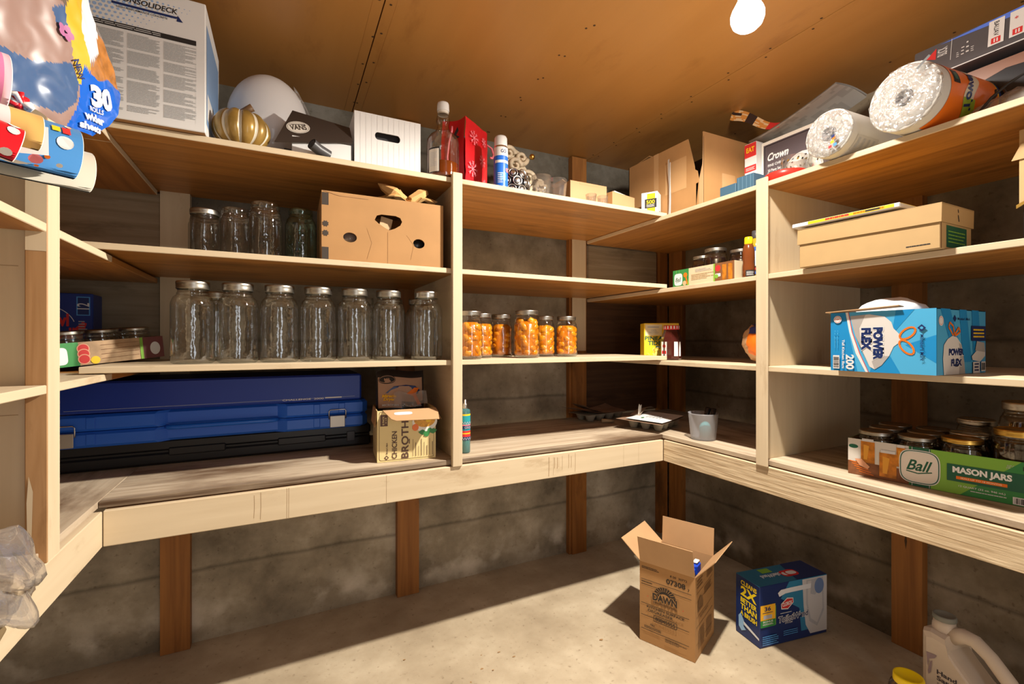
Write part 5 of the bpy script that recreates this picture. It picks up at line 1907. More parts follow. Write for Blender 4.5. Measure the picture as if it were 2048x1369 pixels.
# frosted cup with brushes
t = thing('measuring_cup', 'frosted plastic cup with a teal thing inside at the right upright', 'cup', (1.556, 1.352, BB))
g = G(); g.lathe([(0, .003), (.047, .001), (.049, .005), (.058, .104), (.0595, .109), (.0575, .109), (.0475, .007), (0, .007)], G_CUP, n=40); g.build('cup_shell', t)
t2 = solo('teal_sponge', G().ball((0, 0, .042), (.026, .022, .032), P('teal_sponge', (0.05, 0.38, 0.42), .7), 18, 10, fn=lambda d: 1 + .1 * nz(d, 3)), 'teal rounded sponge seen through the frosted cup', 'sponge', (1.552, 1.338, BB + .001))
for k, (dx, s) in enumerate(((-.012, 'black handled tool leaning in the frosted cup, left one'), (.014, 'black handled tool leaning in the frosted cup, thicker right one'))):
    g = G(); g.tube([(0, 0, .012), (.006, -.006 - k * .010, .07), (.010, -.016 - k * .014, .128)], [.006, .0085, .010 + .002 * k], blackgl, 10)
    solo('black_tool', g, s, 'tool', (1.575, 1.358 + dx * 1.6, BB), group='tools in the frosted cup')

# mason jar tray on the right worktop
t = thing('jar_tray', 'low green cardboard tray of mason jars at the right worktop edge', 'tray', (1.556, .806, BB + .0005), -80)
g = G()
W_, D_, H_ = .430, .300, .108
tray(g, W_, D_, H_, green, P('tray_inside', (0.30, 0.17, 0.08), .7))
f = fr(g, 0, 0, 0)
warm = P('tray_photo_table', (0.20, 0.075, 0.03), .5, var=.4, scale=35)
f.rect(0, 0, .145, H_, P('tray_photo_back', (0.60, 0.56, 0.50), .5)); f.rect(0, 0, .145, .040, warm)
f.disc(.014, .085, .012, greenD, rv=.006)
for k in range(5):
    f.line([(.004 + k * .006, .040 - k * .007), (.04 + k * .006, .034 - k * .007)], .002, orange)
for (u, v, w, h_) in ((.050, .040, .034, .064), (.098, .008, .040, .070), (.128, .045, .02, .055)):
    f.rect(u - w / 2, v, u + w / 2, v + h_, amber); f.poly([(u - w * .3, v + .01), (u - w * .05, v + .01), (u + w * .1, v + h_ * .8), (u - w * .3, v + h_ * .85)], P('tray_amber_light', (0.70, 0.33, 0.04), .4)); f.rect(u - w * .42, v + h_, u + w * .42, v + h_ + .008, lgrey)
f.poly([(.018, .048), (.035, .05), (.055, .030), (.05, .022), (.03, .03)], P('tray_peachy', (0.65, 0.32, 0.18), .5))
f.rect(.150, 0, W_, H_, greenL); f.poly([(.25, 0), (W_, 0), (W_, H_), (.36, H_)], green); f.rect(.150, 0, .192, H_, greenD); f.rect(.152, 0, .153, H_, white); f.rect(.189, 0, .190, H_, white)
f.disc(.168, .054, .044, white, rv=.047, p=3.6, n=40); f.ring(.168, .054, .042, .0022, greenD, rv=.045, p=3.6, n=40); f.disc(.168, .054, .0385, P('logo_cream', (0.74, 0.68, 0.60), .5), rv=.041, p=3.6, n=40)
f.text('Ball', .168, .058, mat=greenD, w=.056, h=.030, bold=.02, shear=.4)
f.line([(.140, .040), (.165, .036), (.195, .044)], .003, greenD)
f.rect(.225, .033, .405, .078, greenD)
f.text('MASON JARS', .290, .062, mat=P('letter_white', (0.84, 0.83, 0.80), .5), w=.108, h=.021, bold=.045)
f.rect(.243, .040, .336, .048, orange); f.text('SEALS UP TO 18 MONTHS', .289, .044, mat=P('letter_cream', (0.85, 0.70, 0.50), .5), w=.075, h=.0038)
for k in range(18):
    f.k = 12
    a = R(k * 20)
    f.disc(.368 + .019 * math.cos(a), .053 + .019 * math.sin(a), .005, P('rosette_green', (0.10, 0.36, 0.20), .4), n=8)
f.poly([(.352, .01), (.362, .013), (.370, .008), (.380, .012), (.380, .045), (.355, .045)], P('rosette_green', (0.10, 0.36, 0.20), .4)); f.disc(.368, .053, .019, P('rosette_green', (0.10, 0.36, 0.20), .4)); f.disc(.368, .053, .0125, white)
f.lines(.360, .376, .049, .057, 2, grey, .4)
f.text('MADE IN\nU.S.A.', .312, .092, mat=white, w=.022, h=.010); f.text('BPA\nFREE', .342, .092, mat=white, w=.016, h=.010); f.rect(.362, .087, .386, .097, black); f.lines(.364, .384, .089, .095, 2, white, .4)
f.text('12 QUART (32 oz. 946 mL)', .290, .022, mat=white, w=.085, h=.006); f.lines(.27, .335, .012, .016, 1, lgrey, .5)
f.barcode(.345, -.0 + .002, .402, .010 + .010)
g.build('tray_walls', t)
MT = Matrix.Translation((1.556, .806, BB + .0005)) @ Matrix.Rotation(R(-80), 4, 'Z')
jj = [(.055, .055, lidmetal, .130), (.055, .150, lidmetal, .130), (.055, .243, lidmetal, .130), (.150, .055, lidmetal, .130), (.150, .150, lidmetal, .130), (.150, .245, lidmetal, .130), (.245, .055, gold, .140), (.245, .150, silver, .142), (.245, .247, silver, .172), (.346, .060, gold, .178)]
names = ['silver lidded jar at the near front corner of the green tray', 'silver lidded jar, middle of the first row across the green tray', 'silver lidded jar at the back of the first row of the green tray', 'flat lidded jar behind the cream logo of the green tray', 'jar in the centre of the second row of the green tray', 'back jar of the second row in the green tray',
         'short gold lidded jar behind the word on the green tray', 'ribbed silver lid jar behind the short gold lidded jar', 'tall dark jar with a silver lid at the back of the green tray', 'tall pickle jar with a gold lid in front of the green tray end']
for k, (x, y, lm, h_) in enumerate(jj):
    p = MT @ Vector((x, y, .0025))
    make_jar(names[k], p, .0455, h_, lm, G_DARK, group='jars in the green mason jar tray', neck=.86, content=dark_food(.0455, h_, 30 + (k % 3), (pickA, pickB) if k != 8 else (jamD, jamD), k != 8), rz=40 * k)
p = MT @ Vector((.352, .180, .0025))
make_jar('biggest pickle jar with a silver lid behind the tall gold lidded jar', p, .0555, .238, silver, G_DARK, group='jars in the green mason jar tray', neck=.80, content=dark_food(.0555, .238, 77, (pickB, pickA)))

# crumpled clear bag at the left worktop edge
t = thing('plastic_bag', 'crumpled clear plastic bag slumped over the left worktop edge', 'bag', (-.435, 1.00, BB))
g = G()


def cb(u, v):
    a, b_ = 2 * math.pi * u, math.pi * (v - .5)
    d = Vector((math.cos(a) * math.cos(b_), math.sin(a) * math.cos(b_), math.sin(b_)))
    k = 1 + .42 * nz(d, 2.0, 7) + .12 * nz(d, 4.5, 2)
    x, y, z = d.x * .074 * k, d.y * .105 * k, .046 + d.z * .056 * k
    if x > .030:
        z = z - (x - .030) * 1.5
    elif z < .002:
        z = .002
    return (x, y, z)


g.grid(cb, 56, 34, G_HAZE, wrap=True)
g.build('clear_film', t)
g = G(); g.grid(lambda u, v: (.040 + .010 * math.sin(v * 3), -.075 + u * .06, -.030 - v * .055 * (1 - u * .6)), 6, 6, P('bag_brown_corner', (0.33, 0.24, 0.13), .5)); g.build('brown_corner', t)

# ================================================================== LEFT: GIFT WRAP ROLLS AND TOWEL PACKAGE
AX = Vector((.857, .515, 0)).normalized()


def wrap_roll(label, end, r, L, mats, drop=0.0, printer=None):
    """roll along AX whose open end is at `end` (centre of the end)"""
    t = thing('gift_wrap_roll', label, 'wrapping paper roll', end, 0, 'gift wrap rolls')
    ang = math.atan2(AX.y, AX.x)
    t.rotation_euler = (0, math.asin(drop), ang)
    g = G()
    g.T = Matrix.Rotation(R(90), 4, 'Y')
    prof = [(r * .55, -L), (r * .98, -L)]
    for a, m_ in mats:
        prof.append((r, -L + .001 if a == L else -a, m_))
    prof += [(r, 0, mats[-1][1]), (r * .97, .0008, offwhite), (r * .62, 0, kraftL), (r * .60, -.06, kraftD), (0, -.061, kraftD)]
    g.lathe(prof, mats[0][1], n=40)
    g.T = Matrix.Identity(4)
    if printer:
        f = Face(g, (0, 0, 0), (1, 0, 0), (0, 0, 1), fn=lambda u, v, h: (-u, -(r + h) * math.cos(v), (r + h) * math.sin(v)))
        printer(f, r)
    g.build('paper_roll', t)
    return t


def blueprint(f, r):
    rr = random.Random(6)
    for k in range(46):
        f.k = 0
        u, v = rr.uniform(.008, .34), rr.uniform(-1.3, 1.5)
        q = rr.choice((.0025, .003, .0035))
        f.raw([(u - q * math.cos(R(a)), v + q / r * math.sin(R(a))) for a in range(0, 360, 45)], [tuple(range(8))], rr.choice((pinkL, yellow, orange, paperW, green)))
    def bl_(u, v, q, m_, sq=1.0):
        f.raw([(u - q * math.cos(R(a)), v + q * sq / r * math.sin(R(a))) for a in range(0, 360, 24)], [tuple(range(15))], m_)
    bl_(.018, .05, .0085, paperW)
    f.k = 1
    # plain white snowy head with a carrot nose and a red scarf end
    bl_(.062, -.75, .021, paperW); bl_(.055, -.65, .0018, black); bl_(.069, -.60, .0018, black)
    f.raw([(.061, -.80), (.071, -.86), (.060, -.92)], [(0, 1, 2)], orange)
    bl_(.043, -.85, .007, pinkL)
    f.raw([(.012, .42), (.020, .42), (.020, .75), (.012, .75)], [(0, 1, 2, 3)], redprint)
    f.raw([(.022, .45), (.030, .45), (.030, .7), (.022, .7)], [(0, 1, 2, 3)], yellow)


whroll = wrap_roll('cream white paper roll, lowest and longest of the wrap rolls on the left', (-.268, .920, L2 + .031), .030, .60, [(.60, P('roll_cream', (0.64, 0.60, 0.50), .45)), (0.0, P('roll_cream', (0.64, 0.60, 0.50), .45))])
wrap_roll('sky blue gift wrap roll with dots and a white snowy figure', (-.261, .844, H + .2600), .034, .50, [(.5, skyblue), (0.0, skyblue)], drop=.02, printer=blueprint)
def reddots(f, r):
    for k in range(20):
        f.k = 0
        u, v = .008 + (k % 7) * .045, -.9 + (k // 7) * 1.0 + (k % 2) * .4
        f.raw([(u - .005 * math.cos(R(a)), v + .005 / r * math.sin(R(a))) for a in range(0, 360, 30)], [tuple(range(12))], paperW)
wrap_roll('red gift wrap roll with white dots under the gold striped roll', (-.259, .685, H + .212), .0185, .45, [(.45, red), (0.0, red)], drop=.215, printer=reddots)
goldp = P('wrap_gold', (0.72, 0.45, 0.14), .35)
wrap_roll('gold gift wrap roll with white stripes', (-.263, .745, H + .2490), .0205, .45, [(.45, paperW), (.20, goldp), (.14, paperW), (.12, goldp), (.075, paperW), (.06, goldp), (.027, paperW), (.014, goldp), (0, goldp)], drop=.02)
wrap_roll('pink gift wrap roll with white edge, topmost of the rolls', (-.297, .757, H + .3080), .0315, .45, [(.45, pink), (.006, pink), (.0, P('roll_pale_pink', (0.85, 0.55, 0.62), .4))])
g = G()
g.grid(lambda u, v: (u * .15, .006 * math.sin(u * 4) + v * .002, -.018 + v * .036 + .004 * math.sin(u * 7)), 16, 5, P('tissue_white', (0.82, 0.78, 0.80), .6))
solo('tissue_paper', g, 'loose white tissue paper sheet tucked below the red dotted roll', 'paper', (-.395, .700, H + .2480), math.degrees(math.atan2(AX.y, AX.x)))
g = G()
for k in range(7):
    a = R(k * 52)
    g.tube([(0, 0, 0), (.018 * math.cos(a), .010 * math.sin(a * 2), .014 * math.sin(a) + .006), (.026 * math.cos(a), .006, .016 * math.sin(a) + .004), (.012 * math.cos(a + .4), .004, .008 * math.sin(a + .4)), (0, 0, 0)], [.004, .006, .005, .005, .003], red if k % 3 else paperW, 6)
bow = solo('gift_bow', g, 'small red and white ribbon bow resting between the pink and gold rolls', 'bow', (-.308, .823, H + .3110), 60)

bow.scale = (.62, .62, .62)
t = thing('towel_package', 'large clear package of paper towels, blue and brown print, sagging off left shelf', 'package', (-.40, 1.0, LT))
Abag, ebag = Vector((-.352, .894, 0)), Vector((.3417, .9398, 0))
nbag = Vector((ebag.y, -ebag.x, 0))
p_blueflap = P('package_blue', (0.006, 0.10, 0.50), .22, coat=.6)
p_brown = P('package_brown', (0.34, 0.13, 0.025), .45, var=.35, scale=60, coat=.5)
p_yellow = P('package_yellow', (0.58, 0.36, 0.03), .35, coat=.4)
p_mid = P('package_slate', (0.045, 0.095, 0.21), .3, coat=.5)
p_skin = P('package_mauve', (0.26, 0.165, 0.14), .4, coat=.5)
p_white = P('package_white', (0.66, 0.65, 0.67), .35, coat=.4)


def inpoly(x, y, pts):
    r_ = False
    for (x0, y0), (x1, y1) in zip(pts, pts[1:] + pts[:1]):
        if (y0 > y) != (y1 > y) and x < (x1 - x0) * (y - y0) / (y1 - y0) + x0:
            r_ = not r_
    return r_


REG = [([(0.122, 1.600), (0.150, 1.590), (0.172, 1.606), (0.20, 1.607), (0.225, 1.610), (0.222, 1.55), (0.150, 1.480), (0.092, 1.480), (0.116, 1.547)], p_blueflap),
       ([(0.118, 1.72), (0.14, 1.73), (0.150, 1.668), (0.146, 1.638), (0.128, 1.612), (0.112, 1.657)], p_white),
       ([(0.135, 1.678), (0.170, 1.664), (0.215, 1.62), (0.214, 1.604), (0.166, 1.588), (0.128, 1.594), (0.145, 1.64)], p_brown),
       ([(0.098, 1.72), (0.119, 1.72), (0.114, 1.655), (0.134, 1.597), (0.122, 1.560), (0.100, 1.585), (0.085, 1.640), (0.079, 1.668)], p_yellow),
       ([(0.056, 1.652), (0.079, 1.672), (0.089, 1.628), (0.075, 1.615)], p_mid),
       ([(-.02, 1.545), (0.031, 1.555), (0.062, 1.570), (0.092, 1.590), (0.116, 1.568), (0.108, 1.534), (0.079, 1.500), (-.02, 1.48)], p_mid)]


def bagpt(s_, z, h=0.0):
    bulge = .040 * max(0, math.sin(math.pi * min(1, max(0, (s_ + .1) / .33)))) ** .6 * max(0, math.sin(math.pi * min(1, max(0, (z - 1.46) / .36)))) ** .6
    wr = .006 * nz((s_, z, 0), 16, 2) + .003 * nz((s_, z, 1), 40)
    return Abag + ebag * s_ + nbag * (bulge * .4 + wr + h) + Vector((0, 0, z))


g = G()
# outline of the sagging front, lower edge by position along the bag
def low(s_):
    pts = [(-.12, 1.50), (.03, 1.487), (.08, 1.482), (.101, 1.489), (.145, 1.493), (.185, 1.528), (.205, 1.560), (.222, 1.598)]
    for (a, b_), (c_, d_) in zip(pts[:-1], pts[1:]):
        if a <= s_ <= c_:
            return b_ + (d_ - b_) * (s_ - a) / (c_ - a)
    return pts[0][1] if s_ < pts[0][0] else pts[-1][1]


def high(s_):
    pts = [(-.12, 1.90), (.06, 1.90), (.120, 1.80), (.135, 1.705), (.165, 1.664), (.200, 1.632), (.222, 1.606)]
    for (a, b_), (c_, d_) in zip(pts[:-1], pts[1:]):
        if a <= s_ <= c_:
            return b_ + (d_ - b_) * (s_ - a) / (c_ - a)
    return pts[-1][1]


NU, NV = 110, 130


def front(u, v):
    s_ = -.12 + .342 * u
    return bagpt(s_, low(s_) + (high(s_) - low(s_)) * v) - Vector(t.location)


def fmat(u, v):
    s_ = -.12 + .342 * u
    z = low(s_) + (high(s_) - low(s_)) * v
    z2, s2 = z + .002 * nz((s_, z, 5), 30), s_ + .002 * nz((z, s_, 9), 30)
    for pts, m_ in REG:
        if inpoly(s2, z2, pts):
            return m_
    if z > 1.672:
        return G_HAZE
    return p_skin


g.grid(front, NU, NV, fmat)
# body of the package lying on the shelf behind
def bodyp(u, v):
    a, b_ = 2 * math.pi * u, math.pi * (v - .5)
    c_, s_ = math.cos(a), math.sin(a)
    x = math.copysign(abs(c_) ** .5, c_) * math.cos(b_) ** .5
    y = math.copysign(abs(s_) ** .5, s_) * math.cos(b_) ** .5
    z = math.copysign(abs(math.sin(b_)) ** .6, math.sin(b_))
    return (-.20 + x * .185, -.12 + y * .24, .160 + z * .158 + .004 * nz((x, y, z), 4))


g.grid(bodyp, 40, 24, P('towel_stack_white', (0.50, 0.47, 0.46), .5, coat=.4), wrap=True)
f = Face(g, (0, 0, 0), (1, 0, 0), (0, 0, 1), fn=lambda u, v, h: tuple(bagpt(u, v, h * 2 + .0012) - Vector(t.location)))
f.text('30', .160, 1.566, mat=p_white, w=.050, h=.036, bold=.06, rot=14)
f.text('ROLLS', .150, 1.540, mat=p_white, w=.032, h=.008, bold=.02, rot=12)
f.text('wider', .145, 1.524, mat=p_white, w=.050, h=.014, bold=.05, rot=10)
f.text('sheets', .139, 1.506, mat=p_white, w=.048, h=.012, bold=.05, rot=10)
f.text('NEW', .108, 1.586, mat=navy, w=.030, h=.012, bold=.04, rot=-50)
for k in range(5):
    a = R(k * 72)
    f.k = 6
    f.disc(.078 + .009 * math.cos(a), 1.628 + .007 * math.sin(a), .006, P('print_plum', (0.35, 0.12, 0.25), .4), n=8)
g.build('printed_film', t)

# ================================================================== FLOOR
# kitchen degreaser carton, flaps open
t = thing('cardboard_carton', 'tall open kraft carton with black printing standing on the concrete floor', 'box', (1.219, 1.356, .0005), -66)
g = G()
W_, D_, H_ = .207, .222, .300
g.box(0, W_, 0, .003, 0, H_, kraft, back=kraftL); g.box(0, W_, D_ - .003, D_, 0, H_, kraft, front=kraftL); g.box(0, .003, .003, D_ - .003, 0, H_, kraft, right=kraftL); g.box(W_ - .003, W_, .003, D_ - .003, 0, H_, kraft, left=kraftD); g.box(.003, W_ - .003, .003, D_ - .003, 0, .003, kraftL)
ink = P('carton_ink', (0.035, 0.025, 0.018), .7)
ink2 = P('carton_ink_faded', (0.20, 0.105, 0.042), .7)
f = fr(g, 0, 0, 0)
f.lines(.008, .075, .276, .286, 2, ink, .5, 3)
f.text('8 00  30772', .148, .278, mat=ink, w=.062, h=.008); f.text('07308', .138, .256, mat=ink, w=.070, h=.019, bold=.03); f.text('7', .184, .248, mat=ink, h=.009)
for v in (.235, .217, .145, .100, .048):
    f.rect(.006, v, .186 + .008 * (v > .2), v + .0016, ink)
f.lines(.008, .05, .224, .230, 1, ink, .5)
f.disc(.098, .190, .042, ink, rv=.038, a0=0, a1=180)
for k in range(11):
    a = R(15 + k * 15)
    f.line([(.098 + .022 * math.cos(a), .194 + .020 * math.sin(a)), (.098 + .041 * math.cos(a), .192 + .037 * math.sin(a))], .0016, kraft)
f.disc(.098, .190, .020, kraft, rv=.015, a0=0, a1=180)
f.text('DAWN', .098, .184, mat=kraft, w=.098, h=.032, bold=.10); f.text('DAWN', .098, .184, mat=ink, w=.092, h=.027, bold=.04)
f.text('PROFESSIONAL', .100, .163, mat=ink, w=.088, h=.009, bold=0)
f.text('KITCHEN SURFACE', .100, .139, mat=ink, w=.140, h=.0095, bold=.02); f.text('DEGREASER', .082, .126, mat=ink, w=.095, h=.0095, bold=.02)
f.ring(.100, .103, .044, .002, ink, rv=.0125, p=9, n=40); f.text('80845555', .100, .103, mat=ink, w=.074, h=.014, bold=.02)
f.text('P&G', .052, .074, mat=ink, w=.018, h=.008, shear=.3); f.lines(.02, .085, .056, .066, 2, ink, .5, 4); f.lines(.10, .18, .032, .046, 3, ink, .45, 6); f.disc(.034, .178, .0018, redprint, n=8); f.disc(.166, .170, .0018, redprint, n=8)
f2 = fright(g, W_, 0, 0)
for v in (.235, .205, .150, .115, .055):
    f2.rect(.012, v, .20, v + .0016, ink2)
f2.disc(.055, .180, .030, ink2, rv=.036, a0=0, a1=180); f2.text('DAWN', .055, .176, mat=ink2, w=.060, h=.022, bold=.05); f2.lines(.10, .18, .20, .23, 4, ink2, .5, 1); f2.text('KITCHEN', .10, .140, mat=ink2, w=.09, h=.010); f2.lines(.03, .10, .03, .10, 14, ink2, .55, 8); f2.lines(.12, .19, .03, .10, 10, ink2, .4, 9); f2.lines(.13, .20, .25, .285, 4, ink2, .5, 2); f2.lines(.02, .08, .25, .285, 3, ink2, .4, 3)
g.build('carton_walls', t)


def flap(org, ang, axis, a, b_, L, skew=0.0):
    g = G()
    g.T = Matrix.Translation(org) @ Matrix.Rotation(R(ang), 4, axis)
    if axis == 'X':
        g.prism([(a, 0, 0), (b_, 0, 0), (b_ - skew, 0, L), (a + skew, 0, L)], (0, .0025, 0), kraftL)
    else:
        g.prism([(0, a, 0), (0, b_, 0), (0, b_ - skew, L), (0, a + skew, L)], (.0025, 0, 0), kraftL)
    g.build('carton_flap', t)


flap((0, 0, H_), 14, 'X', .001, W_ - .001, .105)
flap((0, D_ - .0025, H_), -4, 'X', .001, W_ - .001, .105)
flap((0, 0, H_), -50, 'Y', .001, D_ - .001, .102)
flap((W_ - .0025, 0, H_), 42, 'Y', .001, D_ - .001, .102)
Mb = Matrix.Translation((1.219, 1.356, .0005)) @ Matrix.Rotation(R(-66), 4, 'Z')
trig = P('trigger_blue', (0.01, 0.06, 0.55), .3)
for k, (x, y, s) in enumerate(((.168, .060, 'blue trigger spray bottle nearest the front inside the kraft carton'), (.168, .135, 'blue trigger spray bottle farther back inside the kraft carton'))):
    p = Mb @ Vector((x, y, .0035))
    b_ = thing('spray_bottle', s, 'bottle', p, -66 + 90, 'spray bottles in the kraft carton')
    g = G(); g.lathe([(0, 0), (.030, 0), (.032, .006), (.032, .165), (.026, .20), (.013, .225), (.013, .235), (0, .235)], P('bottle_pale_blue', (0.35, 0.48, 0.70), .3), n=20); g.build('bottle_body', b_)
    g = G(); g.lathe([(.016, .232), (.016, .252), (0, .253)], white, n=16)
    g.box(-.030, .020, -.012, .012, .252, .282 + .010 * k, trig, b=.006); g.box(-.042, -.028, -.007, .007, .262, .280, trig, b=.003); g.box(-.034, -.026, -.005, .005, .212, .262, trig, b=.003); g.box(-.020, .012, -.009, .009, .285 + .010 * k, .290 + .010 * k, white, b=.002)
    g.build('trigger_head', b_)

# toilet wand carton
g = G()
W_, D_, H_ = .330, .116, .228
g.box(0, W_, 0, D_, 0, H_, navy, top=P('carton_teal', (0.025, 0.15, 0.26), .35), b=.0015)
f = fr(g, 0, 0, 0)
tealp = P('carton_teal_print', (0.03, 0.20, 0.36), .35)
pw = P('print_pale_grey', (0.56, 0.55, 0.56), .4)
pw2 = P('print_mid_grey', (0.42, 0.43, 0.47), .4)
f.poly([(.14, H_), (W_, H_), (W_, .03), (.20, .03), (.19, .12), (.10, .17)], tealp)
f.poly([(.205, .225), (W_, .225), (W_, .012), (.245, .012), (.222, .05), (.212, .12)], pw)
f.poly([(.225, .22), (.31, .22), (.315, .09), (.28, .035), (.24, .06), (.225, .13)], pw2); f.poly([(.232, .215), (.305, .215), (.308, .10), (.28, .048), (.248, .07), (.232, .13)], pw)
whand = P('wand_white', (0.70, 0.72, 0.76), .35)
f.poly([(.085, .193), (.10, .203), (.15, .205), (.25, .205), (.25, .187), (.15, .187), (.12, .186), (.092, .178)], whand)
f.poly([(.245, .165), (.268, .158), (.300, .180), (.305, .212), (.285, .222), (.25, .215)], pw2); f.disc(.290, .190, .024, P('wand_blue', (0.14, 0.22, 0.42), .35), rv=.030)
f.rect(.002, .078, .075, .150, greenL); f.rect(.002, .102, .072, .158, P('badge_amber', (0.85, 0.45, 0.03), .4)); f.text('36', .036, .143, mat=navy, w=.030, h=.016, bold=.03); f.lines(.012, .06, .127, .131, 1, navy, .6); f.rect(.016, .106, .056, .120, pw2); f.rect(.002, .076, .072, .102, green); f.text('BONUS', .037, .096, mat=white, w=.046, h=.007); f.lines(.012, .062, .083, .090, 2, white, .4)
f.poly([(.098, .150), (.128, .170), (.158, .166), (.160, .148), (.132, .126), (.100, .130)], white); f.poly([(.101, .149), (.128, .166), (.155, .163), (.157, .149), (.132, .130), (.103, .133)], redprint); f.text('CLOROX', .129, .148, mat=white, w=.048, h=.015, bold=.04, rot=6)
f.lines(.095, .15, .112, .118, 1, lgrey, .4)
f.text('ToiletWand', .160, .095, mat=white, w=.150, h=.026, bold=.06, shear=.15, rot=2); f.text('ToiletWand', .160, .095, mat=navy, w=.146, h=.022, bold=.015, shear=.15, rot=2); f.text('SYSTEM', .135, .076, mat=lgrey, w=.035, h=.006)
f.lines(.01, .085, .008, .045, 5, skyblue, .45, 3); f.lines(.11, .18, .028, .05, 3, skyblue, .4, 4)
f2 = fleft(g, 0, D_, 0)
ly = P('letter_yellow', (0.88, 0.66, 0.02), .4)
for st, v, w, h_ in (('CLEANS', .204, .076, .018), ('2X', .173, .078, .037), ('BETTER', .138, .078, .019), ('THAN', .113, .078, .022), ('A BRUSH', .087, .080, .018)):
    f2.text(st, .064, v, mat=ly, w=w, h=h_, bold=.035, rot=-2)
f2.poly([(.015, .07), (.026, .085), (.042, .062), (.040, .040), (.052, .032), (.030, .018), (.016, .03)], P('wand_pale_blue', (0.30, 0.50, 0.75), .4)); f2.poly([(.040, .060), (.114, .036), (.114, .028), (.042, .047)], whand)
f3 = Face(g, (0, 0, H_), (1, 0, 0), (0, 1, 0)); f3.text('ToiletWand', .12, .055, mat=whand, w=.11, h=.022, bold=.03, rot=180); f3.disc(.185, .05, .028, redprint, rv=.022, p=3); f3.disc(.185, .05, .022, white, rv=.012, p=3); f3.rect(.09, .075, .14, .105, greenL)
f3.poly([(.18, .0), (W_, 0), (W_, D_), (.22, D_)], navy); f3.k = 9; f3.disc(.205, .05, .028, redprint, rv=.022, p=3); f3.disc(.205, .05, .022, white, rv=.012, p=3)
solo('cleaning_carton', g, 'blue carton with yellow CLEANS 2X lettering on the floor beside the kraft carton', 'box', (1.577, 1.114, .0005), -9)

# sanitizer jug
t = thing('sanitizer_jug', 'pale beige hand sanitizer jug with a grey cap and long handle on the floor', 'jug', (1.775, .716, 0), -100)
jug = P('jug_plastic', (0.60, 0.50, 0.40), .42)
g = G()
W_, D_ = .215, .105
# side view outline of the body, then the handle as a loop of tube
bodyo = [(0, .012), (.006, .002), (.20, .002), (.215, .012), (.215, .120), (.205, .135), (.165, .130), (.130, .150), (.085, .195), (.068, .215), (.060, .252), (.020, .255), (.0, .248)]


def rounded(o, d, y0, y1):
    """thick slab with rounded long edges from a closed outline in x-z"""
    k = len(o)
    cx, cz = sum(p[0] for p in o) / k, sum(p[1] for p in o) / k
    rings = []
    for yy, sh in ((y0, .16), (y0 + d * .3, .05), (y0 + d, 0), (y1 - d, 0), (y1 - d * .3, .05), (y1, .16)):
        rings.append([(p[0] + (cx - p[0]) * sh, yy, max(.0, p[1] + (cz - p[1]) * sh)) for p in o])
    vs = [p for r_ in rings for p in r_]
    fs = [tuple(range(k)), tuple(range(5 * k, 6 * k))[::-1]]
    for a in range(5):
        for i in range(k):
            j = (i + 1) % k
            fs.append((a * k + i, (a + 1) * k + i, (a + 1) * k + j, a * k + j))
    return vs, fs


vs, fs = rounded(bodyo, .018, 0, D_)
g.add(vs, fs, jug, False)
g.tube([(.055, D_ / 2, .245), (.085, D_ / 2, .262), (.110, D_ / 2, .262), (.145, D_ / 2, .238), (.185, D_ / 2, .195), (.200, D_ / 2, .165), (.198, D_ / 2, .120)], [.024, .021, .0195, .0185, .019, .022, .030], jug, 16)
g.T = Matrix.Translation((.034, D_ / 2, 0)); g.lathe([(.030, .245), (.029, .268), (.027, .272), (.026, .284), (0, .284)], jug, n=28); g.T = Matrix.Identity(4)
f = fr(g, 0, 0, 0)
jk = P('jug_ink', (0.06, 0.05, 0.06), .5); jp = P('jug_plum', (0.30, 0.22, 0.24), .5)
f.text('Hand', .070, .142, mat=jk, w=.050, h=.014, bold=.03); f.text('Sanitizer', .088, .124, mat=jk, w=.086, h=.014, bold=.03)
f.text('Gel', .052, .108, mat=jk, w=.012, h=.006); f.text('Fragrance Free', .075, .092, mat=jk, w=.055, h=.007); f.text('Kills 99.9% of germs', .082, .074, mat=jk, w=.068, h=.007)
f.rect(.140, .138, .178, .146, jk); f.text('FIRST AID', .159, .142, mat=jug, w=.030, h=.004); f.lines(.155, .165, .09, .13, 5, jk, .5)
f.poly([(.018, .185), (.046, .19), (.040, .178), (.026, .168), (.022, .142)], jp); f.poly([(.022, .13), (.028, .16), (.034, .168), (.030, .13), (.024, .12)], jp)
g.build('jug_body', t)
g = G(); g.T = Matrix.Translation((.034, D_ / 2, 0)); g.lathe([(.0275, .284), (.0285, .286), (.0285, .296), (.027, .299), (.024, .299), (.023, .297), (0, .297)], P('cap_grey', (0.20, 0.20, 0.17), .5), n=28); g.build('jug_cap', t)

# jar with a yellow lid
t = thing('food_jar', 'clear jar with a bright yellow lid on the floor in front of the sanitizer jug', 'jar', (1.668, .700, 0))
g = G(); g.lathe([(0, .006), (.040, .001), (.047, .006), (.048, .095), (.044, .112), (.036, .120), (.035, .135)], G_DARK, n=36); g.build('jar_glass', t)
g = G(); g.lathe([(0, .008), (.044, .008), (.044, .075), (0, .076)], P('jar_contents', (0.10, 0.06, 0.035), .5, var=.4, scale=40), n=28); g.build('jar_contents', t)
g = G(); g.lathe([(.037, .122), (.0375, .124), (.037, .140), (.0355, .1435), (.031, .1435), (.030, .1425), (0, .1425)], yellowcap, n=36); g.build('screw_lid', t)

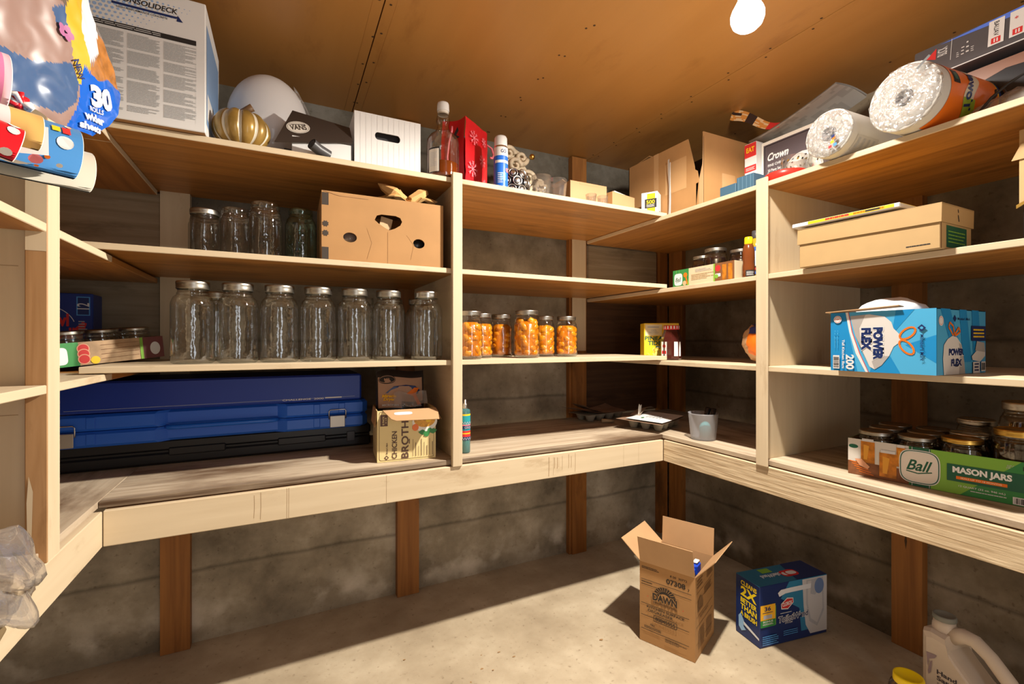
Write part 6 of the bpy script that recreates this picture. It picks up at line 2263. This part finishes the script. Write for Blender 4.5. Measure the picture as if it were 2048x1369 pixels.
# ================================================================== LIGHT
def lamp(name, kind, loc, energy, color, rot=None, **kw):
    l = bpy.data.lights.new(name, kind)
    l.energy = energy
    l.color = color
    for k, v in kw.items():
        setattr(l, k, v)
    o = bpy.data.objects.new(name, l)
    COL.objects.link(o)
    o.location = loc
    if rot:
        o.rotation_euler = rot
    return o


def falloff(o, strength):
    o.data.use_nodes = True
    nt = o.data.node_tree
    fo = nt.nodes.new('ShaderNodeLightFalloff')
    fo.inputs['Strength'].default_value = strength
    fo.inputs['Smooth'].default_value = .40
    nt.links.new(fo.outputs['Linear'], nt.nodes['Emission'].inputs['Strength'])


# LED bulb: bright downward half, weaker all round
falloff(lamp('bulb_light', 'SPOT', (1.128, .833, ZC - .185), 30, (1.0, .925, .81), shadow_soft_size=.026, spot_size=R(178), spot_blend=.25), 5.6)
falloff(lamp('bulb_side_light', 'POINT', (1.128, .833, ZC - .185), 30, (1.0, .925, .81), shadow_soft_size=.026), 1.5)
# daylight coming in through the doorway behind the viewpoint
lamp('doorway_light', 'AREA', (.55, YF0 - .06, 1.05), 12, (.84, .91, 1.0), rot=(R(90), 0, 0), shape='RECTANGLE', size=.36, size_y=1.85)
w = bpy.data.worlds.new('World')
SC.world = w
w.use_nodes = True
w.node_tree.nodes['Background'].inputs['Color'].default_value = (1.0, .78, .54, 1)
w.node_tree.nodes['Background'].inputs['Strength'].default_value = .5

# ================================================================== CAMERA
cd = bpy.data.cameras.new('Camera')
cam = bpy.data.objects.new('Camera', cd)
COL.objects.link(cam)
cd.sensor_width = 36
cd.lens = 918.06 / 2048 * 36
cd.shift_y = -(684.5 - 683.47) / 2048
cd.clip_start = .02
cam.location = (0, 0, H)
cam.rotation_euler = (R(90), 0, -.4608)
SC.camera = cam

SC.view_settings.view_transform = 'Standard'
SC.view_settings.look = 'None'
SC.view_settings.exposure = -0.48
cy = SC.cycles
cy.max_bounces = 10
cy.diffuse_bounces = 5
cy.glossy_bounces = 4
cy.transparent_max_bounces = 24
cy.caustics_reflective = False
cy.caustics_refractive = False
cy.sample_clamp_indirect = 4.0

# soft ambient bounce added by the renderer, kept out of closed corners
cy.use_fast_gi = True
cy.fast_gi_method = 'ADD'
w.light_settings.distance = 0.45
w.light_settings.ao_factor = 0.13
